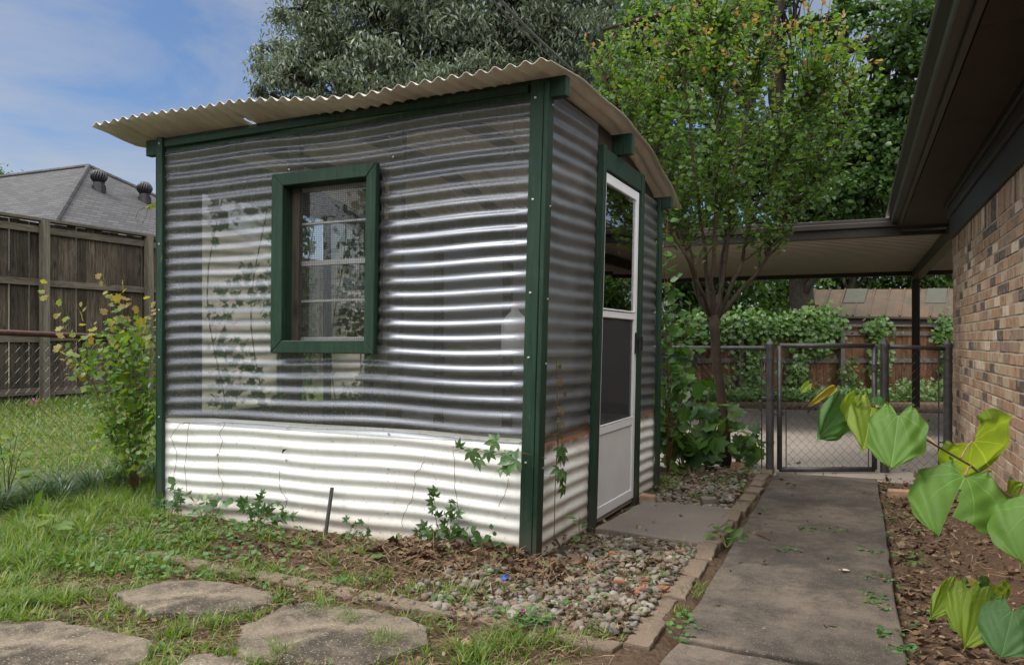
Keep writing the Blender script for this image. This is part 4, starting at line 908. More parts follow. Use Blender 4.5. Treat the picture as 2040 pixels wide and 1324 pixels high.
# straw and pine needles
def straws(n, box, fn, L0, L1, w=.0016, lift=.03):
    p = dens_pick(n, *box, fn); k = len(p); P = np.concatenate([p, (gz(p[:, 0], p[:, 1]) + rng.uniform(.004, lift, k))[:, None]], 1)
    tv = [(-w, 0, 0), (w, 0, 0), (-w, .5, .06), (w, .5, .06), (0, 1, 0)]; tf = [(0, 1, 3), (0, 3, 2), (2, 3, 4)]; s = rng.uniform(L0, L1, k)
    return inst(tv, tf, P, rdir(k) * [1, 1, .15], [0, 0, 1] + rng.normal(size=(k, 3)) * .2, np.stack([np.ones(k), s, s], 1))
parts = [straws(3000, (-1.5, -.7, 2.7, 7), lambda x, y: .7 * free(x, y), .02, .09, .0013, .045), straws(1500, (-2.6, -1.1, 3.15, 3.66), lambda x, y: sm(-2.7, -1.7, x) * free(x, y), .06, .2, .0013, .05),
         straws(7000, (-5.2, -.7, 1.4, 3.3), lambda x, y: .6 * free(x, y), .03, .12, .0014, .02), straws(1500, (.16, .8, 1.5, 7), lambda x, y: .6 + 0 * x, .03, .1), straws(5000, (-10, -5.3, 2.5, 9), lambda x, y: .5 + 0 * x, .05, .15, .003, .05)]
tag(npmesh('dry_straw', *join(parts), STRAW), 'pale dry straw and pine needles scattered on the soil', 'straw', kind='stuff')

def blades(n, box, fn, h0, h1, w, bend=.5, hfn=None):
    p = dens_pick(n, *box, fn); k = len(p); h = rng.uniform(h0, h1, k) * (hfn(p[:, 0], p[:, 1]) if hfn else 1)
    tv = [(-.5, 0, 0), (.5, 0, 0), (-.42, .38, .02), (.42, .38, .02), (-.3, .72, .16), (.3, .72, .16), (0, 1, .42)]; tf = [(0, 1, 3), (0, 3, 2), (2, 3, 5), (2, 5, 4), (4, 5, 6)]
    P = np.concatenate([p, (gz(p[:, 0], p[:, 1]) - .004)[:, None]], 1); az = rng.uniform(0, 6.283, k)
    hd = np.stack([np.cos(az) * bend * rng.random(k), np.sin(az) * bend * rng.random(k), np.ones(k)], 1); nr_ = np.stack([np.cos(az), np.sin(az), np.zeros(k)], 1)
    return inst(tv, tf, P, hd, nr_, np.stack([w * rng.uniform(.6, 1.3, k), h, h * rng.uniform(.3, 1.6, k)], 1))
def tuft(x, y, s=3): return sm(.42, .7, nz2(x, y, s) * .6 + nz2(x + 3, y + 1, s * 2.7) * .4)
def grfn(x, y):
    lawn = sm(-2.55, -3.3, x + .35 * (y - 2.4)) * (.45 + .55 * nz2(x, y, 2)) * sm(1.55, 1.8, y * .0 + 2)
    lawn = lawn * (1 - .75 * sm(3.1, 3.35, y) * (x > -3.9)) 
    mid = .45 * tuft(x, y, 3.5) * (y < 3.05) * (x > -3.2) * (x < -.9)
    low = .75 * tuft(x, y, 3) * (y < 2.5) * (x > -2.6) * (x < -.8)
    thin = .055 * tuft(x, y, 4) * (y > 2.9) * (x > -3.5) + .05
    return np.maximum(np.maximum(lawn, mid), np.maximum(low, thin)) * free(x, y)
def clumps(nc, box, fn, nb, h, w):
    c = dens_pick(nc, *box, fn); k = len(c); nbk = rng.integers(int(nb * .4), int(nb * 1.5), k); ci = np.repeat(np.arange(k), nbk); n_ = len(ci); az = rng.uniform(0, 6.283, n_); q = rng.random(n_)
    rad = rng.uniform(.01, .05, k)[ci]; hh = (rng.uniform(.55, 1.25, k)[ci]) * h * rng.uniform(.5, 1.15, n_) * (.55 + .6 * sm(-2.4, -4.2, c[ci, 0]))
    P = np.stack([c[ci, 0] + rad * q * np.cos(az), c[ci, 1] + rad * q * np.sin(az)], 1); P = np.concatenate([P, (gz(P[:, 0], P[:, 1]) - .004)[:, None]], 1)
    tv = [(-.5, 0, 0), (.5, 0, 0), (-.42, .38, .02), (.42, .38, .02), (-.3, .72, .16), (.3, .72, .16), (0, 1, .42)]; tf = [(0, 1, 3), (0, 3, 2), (2, 3, 5), (2, 5, 4), (4, 5, 6)]
    ln = .25 + .9 * q; hd = np.stack([np.cos(az) * ln, np.sin(az) * ln, np.ones(n_)], 1); nr_ = np.stack([np.cos(az), np.sin(az), np.zeros(n_)], 1)
    return inst(tv, tf, P, hd, nr_, np.stack([w * rng.uniform(.6, 1.4, n_), hh, hh * rng.uniform(.3, 1.5, n_)], 1))
def clfn(x, y): return np.clip(grfn(x, y) * 1.5, 0, 1) * sm(.25, .62, nz2(x, y, 4.3) * .5 + nz2(x + 2, y + 5, 1.7) * .5)
parts = [blades(70000, (-5.25, -.75, 1.35, 3.64), grfn, .02, .075, .0040, 1.5), clumps(6200, (-5.25, -.75, 1.35, 3.64), clfn, 19, .12, .0052),
         blades(5200, (-5.25, -4.08, 3.6, 4.8), lambda x, y: .9 + 0 * x, .06, .15, .005, .9),
         blades(34000, (-10.1, -5.32, 2.6, 11), lambda x, y: (.35 + .65 * nz2(x, y, 1.3)) , .05, .13, .009, 1.2)]
edge_pts = []
tag(npmesh('lawn_grass', *join(parts), GRASS), 'bright green grass blades of the lawn', 'grass', kind='stuff')
# tufts growing in joints
jt_ = []
for px, py, nb, h in ((1405, 1180, 40, .07), (1388, 1195, 30, .06), (1365, 1235, 60, .05), (1450, 1068, 40, .10), (1532, 1035, 20, .12), (1340, 975, 160, .09), (1320, 960, 120, .10), (1300, 935, 100, .09), (1010, 1190, 70, .08), (940, 1185, 60, .09), (1320, 1120, 40, .07), (1300, 1130, 40, .08), (1250, 1170, 40, .06),
        (640, 1225, 90, .10), (700, 1245, 70, .10), (760, 1290, 90, .11), (560, 1310, 120, .11), (1130, 1290, 60, .08), (1180, 1280, 60, .09), (1050, 1250, 60, .07), (1490, 1010, 40, .06), (1360, 1010, 60, .06), (1480, 985, 50, .06), (1600, 1070, 20, .02), (900, 1190, 60, .08), (990, 1290, 60, .12), (1030, 1300, 50, .12), (1200, 1085, 30, .06), (660, 1130, 40, .09), (770, 1150, 40, .08), (820, 1180, 50, .08), (590, 1170, 50, .07), (430, 1250, 100, .10), (350, 1270, 120, .12)):
    q = Gp(px, py); jt_.append(blades(nb, (q[0] - .05, q[0] + .05, q[1] - .05, q[1] + .05), lambda x, y: 1 + 0 * x, h * .5, h, .0045, 1.3))
tag(npmesh('grass_tufts', *join(jt_), GRASS), 'small grass tufts sprouting between pavers and stones', 'grass', kind='stuff')
# dark border grass along the left fence
def clump(x, y, n, r, h):
    th = rng.uniform(0, 6.283, n); q = rng.random(n); P = np.stack([x + r * .25 * np.cos(th) * q, y + r * .25 * np.sin(th) * q, np.full(n, float(gz(x, y)))], 1)
    hd = np.stack([np.cos(th) * (.3 + q), np.sin(th) * (.3 + q), np.full(n, 1.2)], 1)
    tv = [(-.5, 0, 0), (.5, 0, 0), (-.5, .35, .03), (.5, .35, .03), (-.4, .65, .16), (.4, .65, .16), (-.25, .85, .36), (.25, .85, .36), (0, 1, .55)]
    tf = [(0, 1, 3), (0, 3, 2), (2, 3, 5), (2, 5, 4), (4, 5, 7), (4, 7, 6), (6, 7, 8)]; L_ = rng.uniform(.6, 1.1, n) * h
    return inst(tv, tf, P, hd, np.stack([np.cos(th), np.sin(th), -.3 * np.ones(n)], 1), np.stack([np.full(n, .006), L_, L_], 1))
cl = [clump(-5.14 + random.gauss(0, .07), y, 120, .35, .27) for y in np.arange(2.9, 5.6, .115)]
tag(npmesh('border_grass', *join(cl), DGRASS), 'dark arching tufts of border grass under the chain link fence', 'grass', kind='stuff')
# low weeds
def weeds(n, box, fn, s0, s1, tmpl=RO, z=(.01, .05), mat=None):
    p = dens_pick(n, *box, fn); k = len(p); P = np.concatenate([p, (gz(p[:, 0], p[:, 1]) + rng.uniform(*z, k))[:, None]], 1)
    return inst(tmpl[0], tmpl[1], P, rdir(k) * [1, 1, .3], [0, 0, 1] + rng.normal(size=(k, 3)) * .3, rng.uniform(s0, s1, k))
parts = [weeds(4200, (-3.9, -1.5, 2.6, 3.55), lambda x, y: .5 * sm(-2.4, -3.3, x) * free(x, y) + .06 * free(x, y), .015, .04),
         weeds(5200, (-4.8, -.75, 1.5, 3.1), lambda x, y: .5 * tuft(x, y, 5) * free(x, y), .008, .024, RO, (.005, .03)),
         weeds(2200, (-1.6, -.72, 2.8, 4.2), lambda x, y: .8 * (nz2(x, y, 5) > .66) * free(x, y), .012, .03), weeds(1500, (-1.4, -.6, 5.3, 6.9), lambda x, y: .8 * (nz2(x, y, 4) > .5) * free(x, y), .012, .03),
         weeds(600, (.12, .34, 2.4, 6.8), lambda x, y: .8 * (nz2(x, y, 3) > .62), .012, .028), weeds(3500, (-10, -5.3, 2.6, 9), lambda x, y: .6 * (nz2(x, y, 2) > .6), .03, .07)]
for px, py in ((1560, 1098), (1745, 1190), (1752, 1210), (1770, 1265), (1800, 1300), (1750, 1155), (1740, 1100), (1665, 1058), (1610, 1055), (1375, 1245), (1350, 1268), (1070, 1240), (1040, 1245)):
    q = Gp(px, py, .03); parts.append(weeds(34, (q[0] - .05, q[0] + .05, q[1] - .05, q[1] + .05), lambda x, y: 1 + 0 * x, .012, .03, RO, (.035, .06)))
tag(npmesh('low_weeds', *join(parts), WEED), 'tiny clover and creeping weeds in the bare soil', 'weeds', kind='stuff')

# small leafy plants: stems with leaves
def sprig(name, label, cat, root, tips, tmpl, mat, size, nleaf, smat=GSTEM, r=.003, arch=.15, group=None, jit=.01, tipmat=None, leafn=(0, 0, 1), droop=.2):
    t = thing(name, label, cat, root, 0, group); m = MB(); P, H = [], []; PT, HT = [], []
    for tp in tips:
        a, b = Vector(root), Vector(tp); mid = a.lerp(b, .55) + Vector((random.gauss(0, .02), random.gauss(0, .02), arch * (b - a).length)); pts = []
        for i in range(9):
            s = i / 8; q = a * (1 - s) ** 2 + mid * 2 * s * (1 - s) + b * s * s; pts.append(q + Vector((random.gauss(0, 1), random.gauss(0, 1), random.gauss(0, 1))) * jit * .3 * (0 < i < 8))
        m.tube(pts, [r * (1 - .7 * i / 8) for i in range(9)], 5)
        for k_ in range(nleaf):
            s = .25 + .75 * (k_ + random.random() * .6) / nleaf; i = min(int(s * 8), 7); q = pts[i].lerp(pts[i + 1], s * 8 - i); d_ = (pts[i + 1] - pts[i]).normalized()
            sd = Vector((random.gauss(0, 1), random.gauss(0, 1), random.gauss(0, .4))); sd = (sd - d_ * sd.dot(d_)).normalized()
            L = (PT, HT) if tipmat and s > .78 else (P, H); L[0].append(q + sd * size * .25); L[1].append(sd + d_ * .7 + Vector((0, 0, -droop)))
    m.build('stem', smat, t, smooth=True)
    def lv(P, H, mt, nm):
        if not P: return
        k_ = len(P); V, T_ = inst(tmpl[0], tmpl[1], [tuple(x) for x in P], [tuple(x) for x in H], np.array(leafn) + rng.normal(size=(k_, 3)) * .4, size * rng.uniform(.6, 1.2, k_)); npmesh(nm, V, T_, mt, t)
    lv(P, H, mat, 'leaves'); lv(PT, HT, tipmat, 'young_leaves'); return t
def gpt(px, py, off=.10):            # a point in front of the greenhouse front wall plane seen at px, py
    lo, hi = -3.4, .6
    for _ in range(40):
        mm = (lo + hi) / 2; q = gw(mm, -off, 0); 
        if 1020 + FPX * (q[0] * ca + q[1] * sa) / depth(q[0], q[1]) < px: lo = mm
        else: hi = mm
    q = gw(mm, -off, 0); d = depth(q[0], q[1]); return (q[0], q[1], CAM_H + (680 - py) / FPX * d)
GV = 'creepers climbing the white tin base'
def low(px, py): q = gpt(px, py); return (q[0], q[1] - .02, max(0., q[2] - .05))
sprig('creeper_plant', 'leafy creeper climbing highest up the white tin, between pipe stake and corner post', 'creeper', low(880, 1085), [gpt(870, 975), gpt(900, 990), gpt(905, 1015), gpt(850, 1040), gpt(925, 1055), gpt(830, 1060)], PALM, CREEP, .045, 8, STEM, .0025, group=GV, leafn=(.2, -1, .5))
sprig('creeper_plant', 'small creeper at the wall foot just left of the corner post', 'creeper', low(960, 1100), [gpt(935, 1050), gpt(985, 1055), gpt(960, 1065), gpt(1000, 1085)], RO, CREEP, .045, 7, GSTEM, .002, group=GV, leafn=(.2, -1, .6))
sprig('creeper_plant', 'small creeper growing right beside the pipe stake', 'creeper', low(700, 1070), [gpt(695, 1030), gpt(715, 1035), gpt(735, 1055)], PALM, CREEP, .035, 5, GSTEM, .002, group=GV, leafn=(.2, -1, .6))
sprig('creeper_plant', 'leafy creeper clump at the wall foot below the window', 'creeper', low(510, 1040), [gpt(480, 995), gpt(530, 980), gpt(500, 1000), gpt(575, 1015), gpt(590, 1035), gpt(555, 1005)], PALM, CREEP, .05, 6, GSTEM, .0025, group=GV, leafn=(.2, -1, .7))
sprig('creeper_plant', 'creeper with broad leaves near the left green post', 'creeper', low(430, 1020), [gpt(345, 965), gpt(430, 990), gpt(400, 1000), gpt(455, 985), gpt(380, 1000)], RO, CREEP, .055, 6, GSTEM, .0025, group=GV, leafn=(.2, -1, .7))
sprig('creeper_plant', 'short creeper at the foot of the left green post', 'creeper', low(345, 1010), [gpt(350, 960), gpt(300, 1000), gpt(370, 985), gpt(320, 990)], PALM, CREEP, .05, 5, GSTEM, .0025, group=GV, leafn=(.2, -1, .7))
# creeper hanging at the corner
t = thing('virginia_creeper', 'five-leaved creeper hanging across the green corner post at tin height', 'creeper', gw(.08, .1, 0)); m = MB(); P, H = [], []
main = [gw(.075, .12, 0), gw(.08, .10, .35), gw(.075, .13, .6), gw(.078, .10, .85), gw(.075, .08, 1.0)]
m.tube(main, .0022, 5); br = [gw(.07, .0, .52), gw(-.05, -.09, .56), gpt(985, 905, .12), gpt(925, 890, .13), gpt(905, 898, .12)]; m.tube(br, [.002, .002, .0018, .0014, .001], 5)
m.tube([gw(.075, .13, .62), gw(.09, .15, .45), gw(.10, .16, .40)], .0015, 5)
for px, py, s in ((915, 890, .045), (940, 898, .06), (955, 915, .05), (990, 880, .07), (1008, 905, .05), (1030, 915, .10), (1000, 930, .06), (975, 900, .05)): P.append(gpt(px, py, .13)); H.append((random.gauss(0, .6), -.3, random.gauss(-.2, .6)))
V, T_ = inst(PALM[0], PALM[1], P, H, np.array([(0, -1, .5)] * len(P)) + rng.normal(size=(len(P), 3)) * .25, np.array([.05, .07, .06, .075, .06, .105, .065, .055])); npmesh('leaves', V, T_, CREEP, t)
P, H, Z = [], [], []
for z, s in ((.98, .03), (.90, .035), (.84, .03), (.76, .04), (.70, .045), (.64, .05), (.56, .07), (.52, .06), (.45, .08), (.42, .075), (.35, .06)): P.append(gw(.095, .11 + random.gauss(0, .03), z)); H.append((.3, random.gauss(.1, .5), -.6)); Z.append(s)
k = len(P); V, T_ = inst(PALM[0], PALM[1], P[5:], H[5:], [(1, -.6, .4)] * (k - 5), Z[5:]); npmesh('leaves', V, T_, CREEP, t)
V, T_ = inst(PALM[0], PALM[1], P[:6], H[:6], [(1, -.6, .4)] * 6, Z[:6]); npmesh('young_leaves', V, T_, CRED, t); m.build('stem', STEM, t)
sprig('weed_seedling', 'thin seedling with few leaves before the rusty side panel', 'seedling', gw(.16, .30, 0), [gw(.14, .30, .20), gw(.12, .36, .16), gw(.18, .22, .13)], OV, CREEP, .06, 3, STEM, .002, leafn=(.5, -.6, .8))
# dead vine stems on the tin
DV = 'dry vine stems stuck to the white tin'
for (pts, l) in (([(350, 1010), (345, 960), (352, 900), (340, 870), (358, 845), (376, 842), (372, 880), (368, 930), (374, 1000)], 'looped dry vine stem stuck to the white tin next to the left post'),
                 ([(448, 842), (438, 860), (443, 880), (434, 910), (436, 945), (444, 965), (440, 1000)], 'straight dry vine stem on the white tin, second from the left'),
                 ([(558, 935), (556, 970), (565, 985), (575, 995), (560, 1020)], 'faint dry vine stem on the white tin beneath the window'),
                 ([(845, 920), (826, 945), (828, 965), (818, 1000), (800, 1030), (802, 1055)], 'forked dry vine stem on the white tin right of the pipe stake'),
                 ([(905, 895), (906, 960), (912, 1000), (915, 1050)], 'thin vertical dry vine stem above the climbing creeper'),
                 ([(1015, 955), (1005, 985), (990, 1015)], 'short slanting dry vine stem just left of the corner post')):
    q = [gpt(a, b, .034) for a, b in pts]; m = MB(); q2 = []
    for a, b in zip(q, q[1:]):
        for i in range(4): q2.append(Vector(a).lerp(Vector(b), i / 4) + Vector((random.gauss(0, .004), random.gauss(0, .001), random.gauss(0, .003))))
    m.tube(q2, .0016, 5); tag(m.build('dry_vine', STEM, None, q[0]), l, 'vine', DV)
# leafy vine plant at left of the greenhouse
vr = Wp(272, 965, 5.65); vr = (vr[0], vr[1], 0)
def Vt(px, py, d=5.6): return Wp(px, py, d + random.gauss(0, .12))
t1 = sprig('grape_vine', 'sunlit yellow green vine bush spilling over the chain link rail beside the greenhouse', 'vine', vr,
      [Vt(*p) for p in ((85, 562), (150, 600), (110, 620), (120, 690), (205, 545), (245, 560), (215, 590), (262, 590), (295, 585), (180, 640), (230, 640), (200, 690), (285, 640), (305, 620), (160, 720), (250, 700), (300, 700))], MAP, YVINE, .062, 18, STEM, .003, .10, None, .02, YTIP, (.2, -.8, .8), .1)
P = []; 
for _ in range(1500):
    a = rng.normal(size=2); py = rng.uniform(650, 930); w_ = 1.15 - max(0, py - 780) / 200 - max(0, 700 - py) / 120
    px = 256 + a[0] * 40 * w_ + 6 * math.sin(py * .05)
    if math.sin(px * .11 + py * .06) + math.sin(py * .09 - px * .05) > -.75: P.append(Wp(px, py, 5.65 + rng.normal() * .17))
P = np.array([p for p in P if p[2] > .05]); rng.shuffle(P)
for q_, mt_, nm_ in ((P[::2], SHRUB, 'lower_leaves'), (P[1::2], YVINE, 'outer_leaves')):
    k = len(q_); q_ = q_ + (rng.normal(size=(k, 3)) * .07 if mt_ is YVINE else 0); V, T_ = inst(OV[0] if mt_ is SHRUB else MAP[0], OV[1] if mt_ is SHRUB else MAP[1], q_, rdir(k) + [0, 0, -.3], [.1, -.5, 1] + rng.normal(size=(k, 3)) * .5, rng.uniform(.03, .058, k)); npmesh(nm_, V, T_, mt_, t1)
# vine curling against the sky
vs_ = Wp(300, 470, 5.55); m = MB(); t = thing('vine_tendril', 'pale curling vine tip reaching past the left green post against the shingle roof', 'vine', gw(-LW - .08, .3, 1.2))
pts = [Vector(gw(-LW - .06, .28, 1.2)), Vector(gw(-LW - .06, .26, 1.75)), Vector(Wp(312, 418, 5.35)), Vector(Wp(290, 412, 5.4)), Vector(Wp(275, 420, 5.4)), Vector(Wp(270, 435, 5.4)), Vector(Wp(276, 442, 5.4))]; m.tube(pts, .002, 5)
m.tube([Wp(295, 414, 5.4), Wp(292, 430, 5.4), Wp(282, 448, 5.4)], .0015, 5); m.build('stem', GSTEM, t)
P = [Wp(296, 410, 5.4), Wp(303, 416, 5.4), Wp(308, 413, 5.4), Wp(290, 412, 5.4)]; V, T_ = inst(MAP[0], MAP[1], P, rng.normal(size=(4, 3)), [(0, -1, .5)] * 4, [.035, .04, .04, .03]); npmesh('leaves', V, T_, YTIP, t)
# vine on the left end wall
P = []
for _ in range(3000):
    y = rng.uniform(.3, 2.15); z = rng.uniform(.2, 2.25)
    if nz2(np.array(y), np.array(z), 2.2) > .42 + .16 * (z > 1.7) - .5 * (1.05 < y < 1.6) - .1 * (y > 1.6): P.append(gw(-LW + (.07 + rng.random() * .10 if not 1.05 < y < 1.6 else -.08 - rng.random() * .15), y, z))
for _ in range(700): P.append(gw(-LW - .1 - rng.random() * .2, rng.uniform(1.0, 1.66), rng.uniform(.7, 2.25)))
P = np.array(P); k = len(P); t = thing('wall_vine', 'leafy vine covering the far left end wall, seen through the clear sheet', 'vine', gw(-LW - .1, 1.2, 0))
V, T_ = inst(IVY[0], IVY[1], P, rdir(k) + [0, 0, -.6], [-1, -.2, .4] + rng.normal(size=(k, 3)) * .4, rng.uniform(.04, .075, k)); npmesh('leaves', V, T_, SHRUB, t)
m = MB()
for y in (.4, .8, 1.3, 1.7, 2.1): m.tube([gw(-LW + .06, y + .1 * math.sin(z * 3 + y), z) for z in np.linspace(0, 2.2, 12)], .005, 5)
m.build('stem', STEM, t)

# ---------------------------------------------------------------- trees
def bez(a, b, sag, n=7, j=0.):
    a, b = Vector(a), Vector(b); mid = a.lerp(b, .5) + Vector(sag); r_ = []
    for i in range(n):
        s = i / (n - 1); q = a * (1 - s) ** 2 + mid * 2 * s * (1 - s) + b * s * s
        if 0 < i < n - 1: q += Vector((random.gauss(0, j), random.gauss(0, j), random.gauss(0, j)))
        r_.append(q)
    return r_
def tree(name, label, base, trunk_top, tr, clumps, nleaf, lsize, leafmat, tmpl=OV, twigs=14, sig=.35, bark=BARK, group=None, droop=.4, limb_r=.4, extra=()):
    """clumps: (centre, radii) crown masses; leaves hang round twig tips inside each mass"""
    t = thing(name, label, 'tree', base, 0, group); m = MB(); base = Vector(base); top = Vector(trunk_top)
    tk = bez(base, top, (random.gauss(0, .1), 0, 0), 7, tr * .15); m.tube(tk, [tr * (1.35 if i == 0 else 1 - .5 * i / 6) for i in range(7)], 12); m.build('trunk', bark, t, smooth=True)
    m = MB(); P = []; vol = [r[0] * r[1] * r[2] for _, r in clumps]; vt = sum(v ** .75 for v in vol)
    for ex, er in extra: m.tube(ex, er, 9)
    for (c, r), v in zip(clumps, vol):
        c = Vector(c); st = tk[random.randint(3, 6)]; L = bez(st, c, (0, 0, -.08 * (c - st).length), 7, .05 * (c - st).length ** .5); r0_ = tr * limb_r; m.tube(L, [r0_ * (1 - .8 * i / 6) + .01 for i in range(7)], 7)
        nl = int(nleaf * v ** .75 / vt); ntw = max(4, int(twigs * (v ** .75 / vt) * len(clumps))); tips = []
        for _ in range(ntw):
            d_ = Vector(rdir(1)[0]); q = c + Vector((d_.x * r[0], d_.y * r[1], d_.z * r[2])) * random.uniform(.45, 1.05); tips.append(q)
            m.tube(bez(L[random.randint(4, 6)], q, (0, 0, .1), 4, .03), [.03 * tr / .2 + .004, .02 * tr / .2 + .003, .008 + .001, .003], 4, False)
        tips = np.array([tuple(x) for x in tips]); ix = rng.integers(0, len(tips), nl); sg = sig * (r[0] * r[1] * r[2]) ** (1 / 3) / 2.2
        P.append(tips[ix] + rng.normal(size=(nl, 3)) * [sg, sg, sg * .62])
    m.build('limbs', bark, t, smooth=True)
    P = np.concatenate(P); k = len(P); V, T_ = inst(tmpl[0], tmpl[1], P, rdir(k) + [0, 0, -droop], [0, 0, 1] + rng.normal(size=(k, 3)) * .55, lsize * rng.uniform(.65, 1.3, k)); npmesh('crown', V, T_, leafmat, t)
    return t
def ell(px, py, d, rx, rz_, rd=None):       # crown mass centred at a photo position, radii in photo pixels at that depth
    s = d / FPX; return (Wp(px, py, d), (rx * s, (rd or rx) * s, rz_ * s))
# big grey-green tree behind the greenhouse
tb = Wp(860, 0, 19); tree('oak_tree', 'large grey green tree rising behind the corrugated roof', (tb[0], tb[1], 0), Wp(870, 240, 19), .32,
    [ell(640, 70, 19, 105, 90), ell(585, 150, 18.5, 70, 55), ell(620, 215, 18.5, 75, 50), ell(760, 40, 19, 120, 110), ell(740, 170, 18, 100, 80), ell(880, 90, 19, 120, 110), ell(860, 200, 18, 100, 70), ell(1000, 60, 19, 120, 100), ell(990, 170, 18, 100, 70), ell(1100, 80, 19, 110, 100), ell(1200, 40, 20, 110, 90), ell(1130, 170, 19, 90, 70), ell(700, -80, 19, 120, 80), ell(900, -100, 19, 150, 90), ell(1100, -80, 19, 150, 90), ell(560, 110, 19, 40, 50), ell(600, 20, 19, 60, 50), ell(540, 185, 18.5, 32, 30)],
    78000, .15, GREYT, SLIM, 44, .42, droop=.9, limb_r=.3)
# big oak at right
tb = Wp(1600, 0, 17.5); oakl = [([Vector(Wp(1590, 470, 17.5)), Vector(Wp(1570, 250, 17)), Vector(Wp(1545, 90, 16.5)), Vector(Wp(1500, -40, 16))], [.26, .2, .16, .13]),
    ([Vector(Wp(1580, 330, 17)), Vector(Wp(1545, 200, 16.5)), Vector(Wp(1535, 60, 16)), Vector(Wp(1580, -60, 15.5))], [.18, .15, .12, .10]),
    ([Vector(Wp(1590, 300, 17)), Vector(Wp(1620, 130, 16)), Vector(Wp(1690, 95, 15.5)), Vector(Wp(1790, 75, 15)), Vector(Wp(1850, 30, 15))], [.17, .15, .13, .09, .05]),
    ([Vector(Wp(1600, 420, 17)), Vector(Wp(1700, 400, 16.5)), Vector(Wp(1780, 395, 16)), Vector(Wp(1860, 380, 16))], [.12, .09, .07, .04]),
    ([Vector(Wp(1530, 80, 16.5)), Vector(Wp(1430, 20, 16)), Vector(Wp(1340, 20, 16)), Vector(Wp(1200, 60, 16))], [.10, .08, .06, .03])]
tree('oak_tree', 'big dark oak with heavy bare limbs behind the crape myrtle', (tb[0], tb[1], 0), Wp(1595, 420, 17.5), .36,
    [ell(1790, 60, 15, 90, 55), ell(1820, 150, 15, 80, 60), ell(1760, 230, 15.5, 90, 60), ell(1800, 300, 15.5, 90, 60), ell(1700, 330, 16, 90, 60), ell(1760, 385, 15.5, 90, 50), ell(1640, 400, 16, 90, 50), ell(1690, 30, 16, 50, 40), ell(1640, 50, 16, 50, 40), ell(1610, 290, 17, 80, 60), ell(1440, 30, 17, 110, 50), ell(1330, 60, 17, 100, 60), ell(1560, 330, 17, 120, 80), ell(1420, 300, 17, 120, 100), ell(1860, 240, 15, 70, 90), ell(1300, 160, 17, 90, 80), ell(1860, 20, 15, 60, 40), ell(1570, -30, 16, 80, 40), ell(1720, 150, 16, 36, 22), ell(1745, 10, 15.5, 34, 22)],
    50000, .105, DARKT, RO, 34, .42, extra=oakl, limb_r=.22, droop=.3)
# thicket of trees beyond the cedar fence and carport
thk = ((1370, 600, 21, 'dark tree left of the shed, seen under the carport', DARKT), (1490, 590, 23, 'tree with gaps of sky between crape myrtle stems and shed', MIDT), (1720, 520, 25, 'dark green tree just above the shed roof under the carport', DARKT),
       (1880, 530, 24, 'dark green tree right of the carport post above the shed', MIDT), (1350, 420, 22, 'bright green tree behind the crape myrtle stems', MIDT), (1700, 395, 24, 'bright green tree filling the gap between crape myrtle and house eave', MIDT), (2250, 560, 24, 'green tree outside the right edge behind the brick house', MIDT), (2600, 560, 26, 'dark tree far outside the right edge behind the brick house', DARKT))
for px, py, d, l, mt in thk:
    b_ = Wp(px, 0, d); tree('background_tree', l, (b_[0], b_[1], 0), Wp(px, py + 60, d), .2, [ell(px - 60, py - 20, d, 75, 50), ell(px + 60, py - 30, d, 75, 50), ell(px, py - 80, d, 80, 50), ell(px - 40, py + 40, d, 80, 40), ell(px + 40, py + 40, d, 80, 40), ell(px, py + 80, d, 90, 30)], 9000, .18, mt, OV, 12, .7, group='trees beyond the cedar fence')
# unseen trees added behind the camera, hiding bright horizon from the sheet reflections
for x, y, h in ((-13, -13, 7), (-4, -14, 8), (5, -12, 7), (16, -4, 8), (-19, -3, 6)):
    tree('reflection_tree', 'leafy tree added unseen behind the camera for reflections', (x, y, 0), (x, y, h * .5), .25, [((x + random.gauss(0, 1.6), y + random.gauss(0, 1), h * .62 + random.gauss(0, .9)), (2.1, 2.1, 1.6)) for _ in range(6)], 5200, .34, DARKT, OV, 10, .7, group='unseen trees added for reflections')
tb = Wp(-30, 0, 34); tree('background_tree', 'small treetop peeping over the left end of the shingle roof', (tb[0], tb[1], 0), (tb[0], tb[1], 6.5), .2, [((tb[0], tb[1], 7.6), (1.3, 1.3, .9)), ((tb[0] + 1, tb[1], 7.0), (1.2, 1.2, .7))], 2500, .2, DARKT, OV, 10, .7)

